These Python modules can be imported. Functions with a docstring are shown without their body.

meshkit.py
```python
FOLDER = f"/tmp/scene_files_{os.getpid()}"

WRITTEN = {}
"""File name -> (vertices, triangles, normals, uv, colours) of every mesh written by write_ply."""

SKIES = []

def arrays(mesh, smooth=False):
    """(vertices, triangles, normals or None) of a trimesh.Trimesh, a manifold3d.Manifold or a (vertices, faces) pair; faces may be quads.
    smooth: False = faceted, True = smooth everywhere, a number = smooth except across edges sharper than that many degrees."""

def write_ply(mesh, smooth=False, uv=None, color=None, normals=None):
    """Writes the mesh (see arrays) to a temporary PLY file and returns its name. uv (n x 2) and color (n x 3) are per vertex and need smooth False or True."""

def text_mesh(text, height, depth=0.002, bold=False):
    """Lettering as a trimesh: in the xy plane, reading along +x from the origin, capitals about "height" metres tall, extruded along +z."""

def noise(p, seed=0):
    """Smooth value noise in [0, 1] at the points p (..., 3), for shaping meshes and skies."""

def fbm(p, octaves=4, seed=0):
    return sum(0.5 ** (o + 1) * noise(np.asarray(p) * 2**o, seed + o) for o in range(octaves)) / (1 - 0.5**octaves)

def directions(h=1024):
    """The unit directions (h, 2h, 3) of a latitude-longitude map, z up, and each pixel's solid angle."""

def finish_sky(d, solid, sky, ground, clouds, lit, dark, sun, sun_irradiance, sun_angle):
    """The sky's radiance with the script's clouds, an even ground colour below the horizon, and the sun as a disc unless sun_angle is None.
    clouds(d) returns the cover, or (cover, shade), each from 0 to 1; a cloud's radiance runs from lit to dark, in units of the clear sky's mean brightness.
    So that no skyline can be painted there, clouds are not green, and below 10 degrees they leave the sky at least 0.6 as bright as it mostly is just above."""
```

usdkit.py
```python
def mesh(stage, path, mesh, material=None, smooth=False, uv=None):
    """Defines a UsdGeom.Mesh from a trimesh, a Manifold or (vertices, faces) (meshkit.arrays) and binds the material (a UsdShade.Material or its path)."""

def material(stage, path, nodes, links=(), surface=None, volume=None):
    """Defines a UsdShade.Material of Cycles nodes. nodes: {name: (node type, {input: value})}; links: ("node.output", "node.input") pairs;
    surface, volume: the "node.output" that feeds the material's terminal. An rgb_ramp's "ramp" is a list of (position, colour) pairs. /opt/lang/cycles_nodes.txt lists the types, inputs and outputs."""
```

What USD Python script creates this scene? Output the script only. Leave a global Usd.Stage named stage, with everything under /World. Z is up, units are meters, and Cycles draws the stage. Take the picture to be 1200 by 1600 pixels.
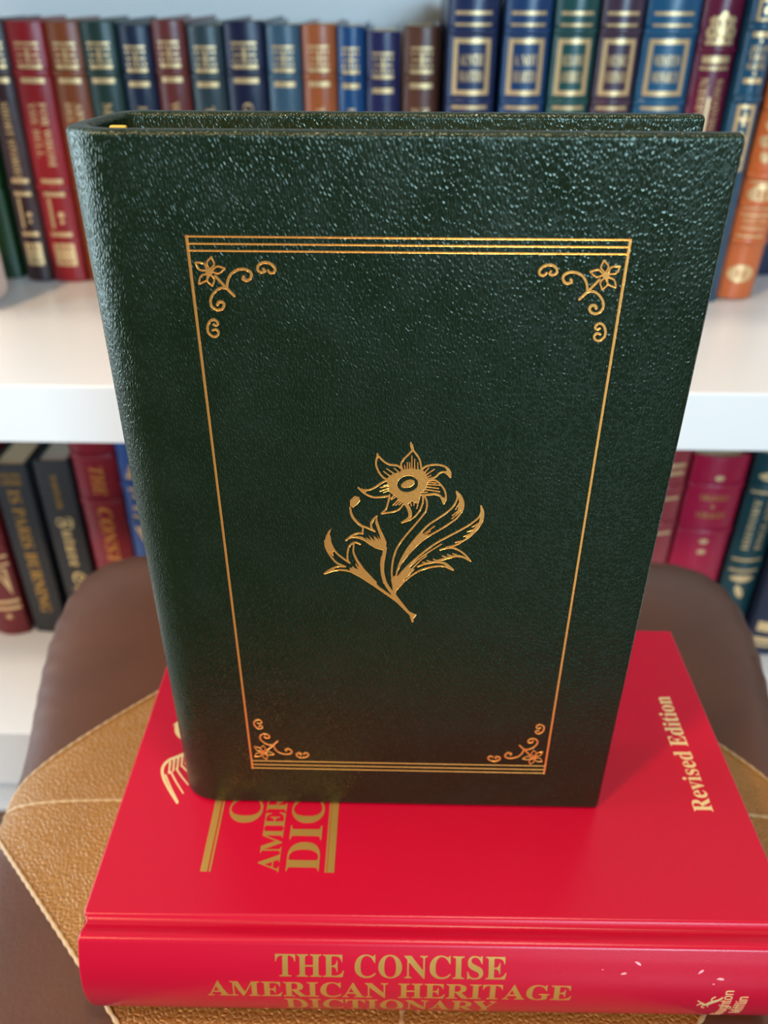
import math, numpy as np, trimesh, usdkit
from pxr import Usd, UsdGeom, UsdLux, UsdShade, Gf, Sdf
from shapely import affinity
from shapely.geometry import Polygon, LineString, Point, MultiPolygon, box as sbox
from shapely.ops import unary_union

stage = Usd.Stage.CreateInMemory()
UsdGeom.SetStageUpAxis(stage, UsdGeom.Tokens.z)
UsdGeom.SetStageMetersPerUnit(stage, 1.0)
UsdGeom.Xform.Define(stage, '/World'); UsdGeom.Scope.Define(stage, '/World/Looks')
stage.SetDefaultPrim(stage.GetPrimAtPath('/World'))
DT = 0.447                      # height of the dictionary's top cover above the floor

# ------------------------------------------------------------------ camera
PITCH, ROLL, YAW, FPX = 0.570861, 0.00353117, -0.0186188, 1281.356
CAM = np.array([0.0, -0.202591, 0.263072 + DT])
_F = np.array([math.sin(YAW)*math.cos(PITCH), math.cos(YAW)*math.cos(PITCH), -math.sin(PITCH)])
_R = np.array([math.cos(YAW), -math.sin(YAW), 0.0]); _U = np.cross(_R, _F)
R2, U2 = _R*math.cos(ROLL) + _U*math.sin(ROLL), -_R*math.sin(ROLL) + _U*math.cos(ROLL)
cam = UsdGeom.Camera.Define(stage, '/World/camera')
cam.AddTransformOp().Set(Gf.Matrix4d(*R2, 0, *U2, 0, *(-_F), 0, *CAM, 1))
cam.CreateHorizontalApertureAttr(36.0); cam.CreateVerticalApertureAttr(48.0)
cam.CreateFocalLengthAttr(FPX/1200*36.0)
cam.CreateFStopAttr(15.0); cam.CreateFocusDistanceAttr(0.232)
cam.CreateClippingRangeAttr(Gf.Vec2f(0.01, 100))
cam.CreateExposureAttr(0.15)

# ------------------------------------------------------------------ light
def look_at(prim, pos, target):
    pos, target = np.array(pos, float), np.array(target, float)
    f = target - pos; f /= np.linalg.norm(f)
    r = np.cross(f, [0, 0, 1]); r /= np.linalg.norm(r); u = np.cross(r, f)
    UsdGeom.Xformable(prim).AddTransformOp().Set(Gf.Matrix4d(*r, 0, *u, 0, *(-f), 0, *pos, 1))
dome = UsdLux.DomeLight.Define(stage, '/World/room_ambience')
dome.CreateIntensityAttr(0.07); dome.CreateColorAttr(Gf.Vec3f(1.0, 0.92, 0.84))
def window_light(name, pos, target, w, h, inten, col):
    l = UsdLux.RectLight.Define(stage, '/World/' + name)
    l.CreateWidthAttr(w); l.CreateHeightAttr(h); l.CreateIntensityAttr(inten); l.CreateColorAttr(Gf.Vec3f(*col))
    look_at(l, pos, target)
DAY = (0.56, 0.80, 1.0)
window_light('daylight_window', (1.0, -3.0, 1.30), (0, 0.3, 0.6), 1.0, 1.1, 28.0, (0.49, 0.77, 1.0))
window_light('daylight_window_001', (-1.7, 0.10, 1.0), (0, 0.0, 0.8), 1.2, 1.9, 8.0, (0.64, 0.85, 1.0))
lamp = UsdLux.SphereLight.Define(stage, '/World/standing_lamp')
lamp.CreateRadiusAttr(0.09); lamp.CreateIntensityAttr(250.0); lamp.CreateColorAttr(Gf.Vec3f(1.0, 0.66, 0.36))
UsdGeom.Xformable(lamp).AddTranslateOp().Set(Gf.Vec3d(-0.9, -0.85, 1.95))

down = UsdLux.DiskLight.Define(stage, '/World/ceiling_lamp')
down.CreateRadiusAttr(0.12); down.CreateIntensityAttr(110.0); down.CreateColorAttr(Gf.Vec3f(1.0, 0.84, 0.66))
look_at(down, (0.25, -0.35, 2.5), (0.24, -0.3, 0.0))

# ------------------------------------------------------------------ materials
LOOKS = {}
def srgb(r, g, b):
    return tuple((c/255/12.92 if c/255 <= .04045 else ((c/255 + .055)/1.055)**2.4) for c in (r, g, b))
def plain(name, col, rough=0.5, metal=0.0, bump=None, spec=0.5, coat=0.0, var=0.0):
    """principled with optional bump (kind, scale, distance) and slight tone variation, textured in object space"""
    if name in LOOKS: return LOOKS[name]
    n = {'p': ('principled_bsdf', {'base_color': col, 'roughness': rough, 'metallic': metal, 'specular_ior_level': spec,
                                   'coat_weight': coat, 'coat_roughness': 0.15}),
         'tc': ('texture_coordinate', {})}
    L = []
    if var:
        n['nv'] = ('noise_texture', {'scale': 30.0, 'detail': 4.0})
        n['mv'] = ('mix', {'mix_type': 'mix', 'color1': tuple(c*(1 - var) for c in col), 'color2': tuple(min(1, c*(1 + var)) for c in col)})
        L += [('tc.object', 'nv.vector'), ('nv.fac', 'mv.fac'), ('mv.color', 'p.base_color')]
    if bump:
        kind, scale, dist = bump
        if kind == 'grain':          # pebbled leather: cells + fine noise
            n['w'] = ('noise_texture', {'scale': scale*0.35, 'detail': 2.0})
            n['wm'] = ('vector_math', {'math_type': 'multiply_add', 'vector2': (0.6/scale,)*3})
            n['v'] = ('voronoi_texture', {'feature': 'distance_to_edge', 'scale': scale})
            n['rm'] = ('map_range', {'range_type': 'smoothstep', 'from_min': 0.0, 'from_max': 0.35, 'to_min': 0.0, 'to_max': 1.0})
            n['b'] = ('bump', {'strength': 1.0, 'distance': dist, 'height': 0.0})
            L += [('tc.object', 'w.vector'), ('w.color', 'wm.vector1'), ('tc.object', 'wm.vector3'), ('wm.vector', 'v.vector'),
                  ('v.distance', 'rm.value'), ('rm.result', 'b.height')]
        else:
            n['v'] = ('noise_texture', {'scale': scale, 'detail': 4.0})
            n['b'] = ('bump', {'strength': 1.0, 'distance': dist, 'height': 0.0})
            L += [('tc.object', 'v.vector'), ('v.fac', 'b.height')]
        L += [('b.normal', 'p.normal'), ('b.normal', 'p.coat_normal')]
    LOOKS[name] = usdkit.material(stage, '/World/Looks/' + name, n, L, 'p.BSDF')
    return LOOKS[name]

def hero_leather():
    n = {'p': ('principled_bsdf', {'base_color': (0.0026, 0.0115, 0.0040), 'roughness': 0.33, 'specular_ior_level': 0.46, 'specular_tint': (0.93, 1.0, 0.80)}),
         'tc': ('texture_coordinate', {}),
         'mp': ('mapping', {'mapping_type': 'point', 'scale': (1.25, 1.25, 0.62)}),
         'w': ('noise_texture', {'scale': 360.0, 'detail': 2.0}),
         'wm': ('vector_math', {'math_type': 'multiply_add', 'vector2': (0.0012,)*3}),
         'v': ('voronoi_texture', {'feature': 'distance_to_edge', 'scale': 950.0}),
         'rm': ('map_range', {'range_type': 'smoothstep', 'from_min': 0.0, 'from_max': 0.4, 'to_min': 0.0, 'to_max': 1.0}),
         'big': ('noise_texture', {'scale': 60.0, 'detail': 2.0}),
         'ad': ('math', {'math_type': 'multiply_add', 'value2': 0.8}),
         'rr': ('map_range', {'from_min': 0.3, 'from_max': 0.7, 'to_min': 0.20, 'to_max': 0.36}),
         'b': ('bump', {'strength': 0.9, 'distance': 0.000095, 'height': 0.0})}
    L = [('tc.object', 'mp.vector'), ('mp.vector', 'w.vector'), ('w.color', 'wm.vector1'), ('mp.vector', 'wm.vector3'), ('wm.vector', 'v.vector'),
         ('v.distance', 'rm.value'), ('tc.object', 'big.vector'), ('big.fac', 'ad.value1'), ('rm.result', 'ad.value3'),
         ('ad.value', 'b.height'), ('b.normal', 'p.normal'), ('big.fac', 'rr.value'), ('rr.result', 'p.roughness')]
    return usdkit.material(stage, '/World/Looks/dark_green_leather', n, L, 'p.BSDF')

M_GREEN = hero_leather()
M_FOIL = plain('gold_foil', (0.92, 0.465, 0.115), 0.28, 0.75, ('noise', 900.0, 0.00008))
M_GILT = plain('gilt', (0.78, 0.53, 0.26), 0.36, 0.6)
M_REDFOIL = plain('dull_gold_foil', (0.58, 0.32, 0.07), 0.33, 0.6)
M_PALEFOIL = plain('pale_gold_print', (0.85, 0.62, 0.28), 0.35, 0.35)
M_RED = plain('red_cloth_board', (0.47, 0.0022, 0.022), 0.28, 0, ('noise', 2200.0, 0.00003), 0.36)
M_SCUFF = plain('scuffed_paper', (0.80, 0.38, 0.40), 0.7)
M_PAPER = plain('page_paper', (0.80, 0.62, 0.38), 0.8, 0, ('noise', 700.0, 0.0003))
M_GREYPAPER = plain('page_paper_grey', (0.68, 0.58, 0.46), 0.8, 0, ('noise', 700.0, 0.0003))
M_GILTPAGE = plain('gilt_page_edge', (0.75, 0.50, 0.16), 0.4, 0.7)
M_HEADBAND = plain('gold_silk', (0.75, 0.45, 0.05), 0.5, 0.2)
M_BROWN = plain('brown_leather', (0.082, 0.027, 0.011), 0.40, 0, ('noise', 420.0, 0.00012), 0.46, 0, 0.25)
M_TAN = plain('gold_tan_leather', (0.30, 0.130, 0.026), 0.42, 0.2, ('grain', 520.0, 0.00028), 0.5, 0, 0.15)
M_SEAM = plain('seam_edge', (0.40, 0.235, 0.10), 0.5, 0.1)
M_DARKSEAM = plain('brown_seam_edge', (0.13, 0.06, 0.035), 0.5)
M_WHITE = plain('white_lacquer', (0.80, 0.79, 0.77), 0.32)
M_WALL = plain('wall_paint', (0.70, 0.68, 0.64), 0.8)
M_FLOOR = plain('dark_wood_floor', (0.10, 0.055, 0.03), 0.4, 0, ('noise', 40.0, 0.0003), 0.5, 0, 0.3)
M_PINK = plain('pale_pink_plastic', (0.78, 0.62, 0.54), 0.4)
M_DOT = plain('dark_button', (0.05, 0.04, 0.05), 0.3)

# ------------------------------------------------------------------ prim helpers
USED = {}
def numbered(path):
    k = USED.get(path, 0); USED[path] = k + 1
    return path if k == 0 else '%s_%03d' % (path, k)
def tag(prim, label=None, cat=None, group=None, kind=None):
    for k, v in (('label', label), ('category', cat), ('group', group), ('kind', kind)):
        if v: prim.SetCustomDataByKey(k, v)
def thing(name, label=None, cat=None, loc=(0, 0, 0), rot=None, group=None, kind=None):
    x = UsdGeom.Xform.Define(stage, numbered('/World/' + name)); x.AddTranslateOp().Set(Gf.Vec3d(*map(float, loc)))
    if rot: x.AddRotateXYZOp().Set(Gf.Vec3f(*rot))
    tag(x.GetPrim(), label, cat, group, kind); return x.GetPrim()
def part(parent, name, mesh, mat, smooth=30, label=None, kind=None):
    p = usdkit.mesh(stage, numbered('%s/%s' % (parent.GetPath() if parent else '/World', name)), mesh, mat, smooth).GetPrim()
    tag(p, label, None, None, kind); return p

# ------------------------------------------------------------------ mesh helpers
def cat(*m): return trimesh.util.concatenate([x for x in m if x is not None])
def tbox(x0, x1, y0, y1, z0, z1):
    b = trimesh.creation.box((x1 - x0, y1 - y0, z1 - z0)); b.apply_translation(((x0 + x1)/2, (y0 + y1)/2, (z0 + z1)/2)); return b
def rbox(x0, x1, y0, y1, z0, z1, r=0.001, n=3):
    """box with rounded edges"""
    r = min(r, (x1 - x0)/2.01, (y1 - y0)/2.01, (z1 - z0)/2.01)
    P = []
    a = np.linspace(0, math.pi/2, n + 1)
    for sx in (-1, 1):
        for sy in (-1, 1):
            for sz in (-1, 1):
                c = np.array([x1 - r if sx > 0 else x0 + r, y1 - r if sy > 0 else y0 + r, z1 - r if sz > 0 else z0 + r])
                for t in a:
                    for q in a:
                        P.append(c + r*np.array([sx*math.cos(t)*math.cos(q), sy*math.sin(t)*math.cos(q), sz*math.sin(q)]))
    return trimesh.convex.convex_hull(np.array(P))
def loft(ring, axis, a0, a1, r, n=3, cuts=1, keep=None, caps=True):
    """closed 2-D ring (ccw) swept along an axis from a0 to a1 with rounded ends.
    axis 'z': ring is (x, y); axis 'x': ring is (y, z). keep(p, q): which of the ring's edges make a strip."""
    ring = np.array(ring, float)
    pv, nx = np.roll(ring, 1, 0), np.roll(ring, -1, 0)
    e1, e2 = ring - pv, nx - ring
    e1 /= np.linalg.norm(e1, axis=1)[:, None] + 1e-12; e2 /= np.linalg.norm(e2, axis=1)[:, None] + 1e-12
    n1, n2 = np.stack([-e1[:, 1], e1[:, 0]], 1), np.stack([-e2[:, 1], e2[:, 0]], 1)   # inward for ccw
    nn = n1 + n2; nn /= np.maximum(np.linalg.norm(nn, axis=1)[:, None], 1e-9)
    nn /= np.maximum((nn*n1).sum(1)[:, None], 0.5)
    lev = []
    for k in range(n + 1):
        t = k/n*math.pi/2; lev.append((a0 + r*(1 - math.sin(t)), r*(1 - math.cos(t)) if False else r*(1 - math.sin(math.pi/2 - 0) ) + r*(1 - math.sin(t)) ))
    lev = [(a0 + r*(1 - math.cos(k/n*math.pi/2)), r*(1 - math.sin(k/n*math.pi/2))) for k in range(n + 1)]
    mid = [(a0 + r + (a1 - a0 - 2*r)*k/cuts, 0.0) for k in range(1, cuts)]
    lev = lev + mid + [(a1 - (z - a0), d) for z, d in reversed(lev)]
    m = len(ring); V = []
    for z, d in lev:
        p = ring + nn*d
        V.append(np.column_stack([p, np.full(m, z)]) if axis == 'z' else np.column_stack([np.full(m, z), p]))
    V = np.concatenate(V); Fc = []
    for k in range(len(lev) - 1):
        for i in range(m):
            j = (i + 1) % m
            if keep and not keep(ring[i], ring[j]): continue
            a, b, c, d = k*m + i, k*m + j, (k + 1)*m + j, (k + 1)*m + i
            Fc += [(a, b, c), (a, c, d)]
    if caps:
        for k, flip in ((0, True), (len(lev) - 1, False)):
            base = V[k*m:(k + 1)*m][:, :2] if axis == 'z' else V[k*m:(k + 1)*m][:, 1:]
            kp = np.array([True if not keep else keep(ring[i], ring[(i + 1) % m]) for i in range(m)])
            try:
                pv_, pf = trimesh.creation.triangulate_polygon(Polygon(base), engine='earcut')
            except Exception: continue
            d2 = ((pv_[:, None] - base[None])**2).sum(2).argmin(1)
            for t in pf:
                ids = d2[t]
                if keep and not keep(ring[ids].mean(0), ring[ids].mean(0)): continue
                x, y = base[ids][:, 0], base[ids][:, 1]
                ar = (x[1]-x[0])*(y[2]-y[0]) - (x[2]-x[0])*(y[1]-y[0])
                ids = ids if (ar > 0) != flip else ids[::-1]
                Fc.append(tuple(k*m + ids))
    me = trimesh.Trimesh(V, np.array(Fc), process=False); me.remove_unreferenced_vertices(); return me
def spline(p, n=6):
    p = np.array(p, float)
    if len(p) < 3: return p
    q = np.vstack([2*p[0] - p[1], p, 2*p[-1] - p[-2]]); out = []
    for i in range(1, len(q) - 2):
        for t in np.linspace(0, 1, n, endpoint=False):
            a, b, c, d = q[i - 1:i + 3]
            out.append(0.5*(2*b + (c - a)*t + (2*a - 5*b + 4*c - d)*t*t + (3*b - a - 3*c + d)*t**3))
    return np.array(out + [p[-1]])
def stroke(p, w):
    """polygon of a smooth stroke through p whose width runs through the three values w"""
    s = spline(p); d = np.gradient(s, axis=0); d /= np.linalg.norm(d, axis=1)[:, None] + 1e-12
    n = np.stack([-d[:, 1], d[:, 0]], 1); t = np.linspace(0, 1, len(s)); h = np.interp(t, [0, .5, 1], w)/2
    shp = [Polygon(np.vstack([s + n*h[:, None], (s - n*h[:, None])[::-1]])).buffer(0), Point(s[0]).buffer(h[0], 4), Point(s[-1]).buffer(h[-1], 4)]
    for i in range(len(s) - 1): shp.append(LineString(s[i:i + 2]).buffer((h[i] + h[i + 1])/2, 3))
    return unary_union(shp)
def polys(g):
    return [p for p in getattr(g, 'geoms', [g]) if isinstance(p, Polygon) and p.area > 1e-12]
def extrude(g, d):
    ms = [trimesh.creation.extrude_polygon(p, d, engine='earcut') for p in polys(g)]
    m = cat(*ms); m.apply_translation((0, 0, -d/2)); return m
def upright(m):            # xy drawing -> xz plane facing -y
    v = m.vertices; return trimesh.Trimesh(np.column_stack([v[:, 0], -v[:, 2], v[:, 1]]), m.faces, process=False)
GLYPHS = {"bA": "650|-12 27 3 28 26 38 52 66 70 102 305 692 335 692 578 114 616 46 632 33 660 27 660 0 340 0 343 27 367 28 398 35 414 46 422 62 410 113 380 188 372 198 158 198 153 194 118 108 110 70 115 51 129 38 160 28 190 27 190 0 -12 0/172 245 175 240 357 242 264 468 258 463",
 "bB": "660|23 653 23 677 380 677 440 670 487 657 530 637 557 615 580 580 590 542 590 503 577 458 565 438 522 400 485 383 444 372 442 368 512 345 562 317 592 290 615 250 622 220 622 168 617 143 595 93 562 58 502 23 417 3 25 0 25 25 60 30 84 41 102 62 110 90 110 585 105 611 97 626 81 642 48 652/270 341 275 64 291 43 335 35 370 40 396 50 422 74 435 97 447 155 447 222 442 253 422 299 404 317 376 332 335 342 305 345 275 345/270 590 273 375 307 375 358 385 384 398 397 411 415 442 425 505 420 568 412 593 399 616 386 629 365 640 347 645 300 645 286 639 275 623",
 "bC": "698|40 295 43 405 65 487 88 532 120 577 158 615 188 637 250 670 300 685 348 692 415 692 447 687 525 665 560 650 582 648 609 661 622 684 623 692 650 692 650 460 623 463 615 486 577 554 562 574 511 622 466 647 443 655 415 660 375 660 350 655 319 642 273 601 253 569 240 538 220 450 215 402 215 280 220 235 230 187 245 144 278 91 314 60 362 40 393 35 453 38 498 50 541 71 584 101 640 157 665 135 662 125 615 70 562 30 517 8 480 -5 425 -15 340 -15 305 -10 253 5 205 28 150 68 95 133 73 173 58 210",
 "bD": "738|23 653 23 677 405 675 480 660 527 642 560 625 597 597 635 557 665 507 687 440 698 365 695 278 680 203 660 153 620 95 580 60 530 33 480 15 430 5 382 0 30 0 30 25 55 28 87 38 102 57 110 88 110 582 102 616 84 639 60 650/270 98 275 64 281 53 297 40 325 35 365 38 414 53 447 76 477 114 497 157 515 227 522 305 522 375 515 453 500 515 472 574 434 614 403 632 370 642 315 645 294 640 278 624 273 605",
 "bE": "658|20 0 20 25 68 30 86 38 97 48 107 70 112 100 110 592 105 613 89 637 60 650 25 653 25 677 595 677 592 475 570 478 565 513 555 543 534 579 511 602 481 620 430 635 392 640 307 640 289 635 278 624 272 605 274 366 333 370 379 393 399 419 412 444 425 487 428 512 452 515 452 175 428 178 422 223 412 258 386 299 374 310 338 325 312 330 274 330 272 80 283 56 310 43 395 43 443 50 475 60 526 88 554 113 590 164 613 212 640 212 600 0",
 "bF": "602|20 655 20 678 585 677 585 475 563 475 550 530 524 582 499 607 466 625 400 640 318 642 284 635 273 618 270 373 274 368 297 368 338 375 372 393 387 409 402 434 415 470 423 515 450 515 450 175 423 178 422 195 407 256 392 286 377 304 353 320 323 330 270 330 270 113 278 67 286 53 309 35 382 25 382 0 23 0 25 27 43 28 70 35 94 51 102 64 110 93 110 587 105 609 86 634 58 647",
 "bG": "755|40 325 43 390 50 435 78 512 125 582 188 637 263 675 345 692 437 690 510 672 565 650 587 650 596 653 609 666 623 692 650 692 650 458 625 458 592 531 569 564 527 609 486 637 433 657 380 660 344 652 306 632 265 586 248 551 235 513 218 397 218 285 228 207 240 160 265 104 283 78 309 53 347 30 383 20 440 20 463 25 486 38 505 67 510 90 510 210 505 231 489 254 458 267 410 270 410 295 745 295 745 270 720 270 686 260 676 249 668 230 665 43 570 8 517 -5 437 -15 338 -12 278 0 230 18 155 65 123 98 90 143 68 188 53 233",
 "bH": "780|23 0 23 25 75 35 97 51 110 90 110 590 105 611 89 634 63 647 25 653 25 677 360 677 360 653 306 645 286 632 275 610 270 572 270 378 275 372 505 372 510 377 510 572 505 613 494 632 473 645 420 653 420 677 755 677 755 653 717 647 689 634 675 613 670 592 670 90 683 54 696 41 720 30 755 25 755 0 420 0 420 25 468 33 484 41 502 65 510 113 510 325 505 330 275 330 270 326 270 113 275 75 280 59 296 40 322 30 360 25 360 0",
 "bI": "388|20 25 60 33 84 43 102 61 110 82 112 590 107 616 94 637 60 650 20 653 20 677 365 677 362 653 315 647 288 634 278 618 272 597 273 90 280 62 291 48 315 35 365 27 365 0 20 0",
 "bJ": "492|-5 18 -2 62 15 90 25 100 48 110 87 110 110 100 127 82 137 57 135 15 115 -23 115 -40 123 -52 143 -60 181 -57 202 -44 217 -8 217 590 205 624 189 637 163 647 118 653 118 677 467 677 467 653 437 650 404 637 393 626 383 598 380 100 370 40 357 5 340 -25 297 -65 255 -85 210 -95 143 -97 85 -85 38 -57 10 -25",
 "bK": "760|25 25 70 33 86 41 100 54 110 82 112 577 107 605 99 624 73 645 25 653 25 677 360 677 360 653 317 647 297 640 283 626 275 608 272 357 276 354 497 576 517 609 517 630 506 642 467 652 433 653 433 677 722 677 722 653 690 652 654 642 614 622 581 599 551 574 405 424 686 73 719 40 740 30 772 25 772 0 418 0 418 25 467 28 489 36 497 50 492 68 296 315 273 295 275 77 288 49 301 38 335 28 357 27 360 0 25 0",
 "bL": "635|23 0 23 25 75 35 97 51 110 90 110 592 100 624 84 640 58 650 25 653 25 677 372 677 372 653 322 650 297 640 283 626 273 598 270 113 275 72 289 50 300 45 338 40 415 45 473 60 524 91 557 126 590 182 608 230 635 230 597 0",
 "bM": "945|20 0 20 25 73 35 99 56 107 75 112 103 110 605 105 621 91 637 58 650 23 653 23 677 277 675 450 262 472 219 502 282 668 677 920 677 920 655 892 650 861 637 845 621 835 590 835 88 848 48 870 33 917 25 917 0 590 0 593 27 623 30 651 41 665 54 675 83 678 578 675 581 660 556 430 0 403 0 395 13 167 556 164 562 158 562 160 77 173 49 186 38 217 28 252 25 252 0",
 "bN": "735|28 653 28 677 235 677 580 257 582 260 580 600 572 624 556 640 535 647 493 653 493 677 715 677 712 653 680 650 654 640 640 626 630 597 627 -15 595 -12 163 513 160 510 160 85 170 54 184 40 220 28 245 27 247 0 28 0 28 25 68 30 84 35 99 48 112 88 112 578 54 644",
 "bO": "782|40 328 48 417 65 477 93 532 133 585 188 632 245 665 305 685 385 695 472 687 530 670 587 640 632 605 680 550 710 497 732 432 742 362 740 288 730 238 700 163 665 110 617 63 575 33 495 -2 430 -15 348 -15 293 -5 250 10 210 30 155 70 108 123 73 183 48 260/215 320 220 245 238 160 270 89 303 51 329 33 355 23 407 18 435 23 461 33 497 61 517 89 535 124 552 185 565 290 565 385 555 473 540 530 514 584 479 627 454 645 428 655 405 660 370 660 337 652 312 640 276 607 250 563 230 500 218 412",
 "bP": "622|23 0 23 25 75 35 97 51 110 90 110 590 105 611 89 634 63 647 25 653 25 677 415 675 497 657 527 642 555 622 577 597 597 562 605 540 610 500 607 460 600 430 575 385 527 343 467 318 412 308 270 303 270 113 275 75 280 59 296 40 322 30 360 25 360 0/273 615 273 343 327 343 371 353 394 366 409 381 427 420 435 463 435 520 427 565 407 609 386 627 363 637 335 642 297 640 283 632",
 "bR": "705|23 0 23 25 75 35 97 51 110 90 110 590 105 611 89 634 63 647 25 653 25 677 410 675 470 665 517 650 572 617 600 585 617 542 620 470 612 440 595 408 572 383 545 363 515 348 474 335 473 327 658 53 676 35 692 28 715 25 715 0 503 0 300 315 270 312 273 85 280 59 296 41 322 30 360 25 360 0/272 350 322 348 381 360 404 373 424 393 442 427 452 480 452 517 445 563 427 602 406 622 375 637 347 642 305 640 289 634 275 615 270 582",
 "bS": "580|65 235 95 232 113 165 138 111 166 73 196 48 252 25 315 23 345 30 366 40 392 63 407 89 415 118 415 148 400 186 364 222 188 313 140 348 118 370 98 398 78 450 78 542 88 577 120 630 158 662 205 685 268 695 315 692 357 685 435 663 455 662 469 674 478 695 505 695 505 475 480 475 470 511 450 554 419 597 369 639 328 657 275 662 224 647 193 619 183 598 178 575 183 534 193 513 221 486 257 463 430 380 462 357 510 305 522 280 532 242 535 175 520 113 495 70 462 38 437 20 400 3 355 -10 317 -15 235 -12 200 -5 145 15 115 18 98 4 92 -15 65 -15",
 "bT": "630|15 677 610 677 610 473 585 473 582 503 567 551 549 582 519 612 488 630 455 640 425 645 393 643 393 92 400 62 416 41 440 30 487 25 487 0 138 0 138 25 170 28 201 38 220 56 230 85 232 643 200 645 160 637 129 625 104 607 78 579 58 541 42 473 18 473",
 "bU": "732|23 653 23 677 357 677 357 653 315 647 294 640 278 624 270 598 270 168 283 112 301 79 323 56 347 43 375 35 427 32 486 45 521 66 544 88 567 129 582 193 582 593 572 621 556 637 520 650 490 653 490 677 705 677 705 653 670 645 651 634 643 626 633 603 630 253 622 173 612 130 592 83 577 60 545 28 495 0 437 -15 385 -20 315 -17 250 -5 218 8 185 28 155 58 128 108 110 185 107 595 100 619 84 637 53 650",
 "bV": "638|-20 653 -20 677 315 677 312 653 282 652 243 642 228 621 228 600 238 567 370 247 385 221 395 237 507 532 527 595 527 620 514 639 488 650 445 653 445 677 657 677 657 653 632 650 611 639 588 611 573 581 342 -20 318 -20 308 -2 50 601 37 622 19 639",
 "bW": "910|-22 653 -22 677 270 677 267 653 240 650 216 636 210 625 210 593 310 290 328 239 332 237 340 247 448 523 422 605 409 629 388 645 343 653 340 677 655 677 652 653 620 650 593 637 585 620 585 605 705 254 710 257 805 547 817 598 817 613 809 634 788 647 750 653 750 677 930 677 930 653 904 645 888 632 860 578 665 -15 635 -15 475 448 470 451 458 431 285 -15 253 -15 45 596 35 619 16 642 0 650",
 "bX": "700|18 25 63 35 109 68 286 310 102 596 64 640 45 650 23 653 20 677 362 677 362 653 309 650 288 636 283 615 300 576 394 435 484 564 505 607 505 623 494 639 470 650 435 655 435 677 682 677 682 653 645 650 606 635 556 589 420 394 625 69 656 36 672 28 690 25 690 0 355 0 355 25 393 28 416 35 430 49 432 65 412 114 312 268 201 114 185 78 188 52 204 36 227 28 260 25 260 0 18 0",
 "bY": "635|-20 653 -20 677 307 677 307 653 280 652 249 645 233 628 233 610 365 344 370 341 505 559 517 592 520 610 509 634 485 647 440 653 440 677 655 677 655 653 627 645 611 634 578 596 400 305 400 90 405 67 413 51 434 35 462 28 485 27 487 0 150 0 150 25 198 33 214 41 230 60 240 113 240 263 44 616 21 640",
 "bZ": "658|30 18 407 635 404 640 285 640 245 635 207 625 166 602 136 569 108 518 92 473 68 470 85 677 605 677 605 658 232 46 235 42 405 45 443 53 494 73 532 101 570 149 592 197 605 242 630 245 607 3 30 0",
 "bd": "550|30 180 30 262 43 327 73 392 115 440 138 455 175 470 225 475 272 465 300 450 326 425 332 426 330 618 324 631 313 642 298 650 263 655 263 677 475 677 475 90 480 67 493 51 525 42 525 15 442 10 333 -15 332 45 329 48 292 10 252 -10 227 -15 188 -15 155 -7 108 20 83 45 65 70 43 120/175 185 188 102 200 72 211 58 240 43 265 43 294 56 314 76 332 113 332 360 322 386 304 405 273 417 245 417 216 405 200 386 188 355 178 302",
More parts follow.
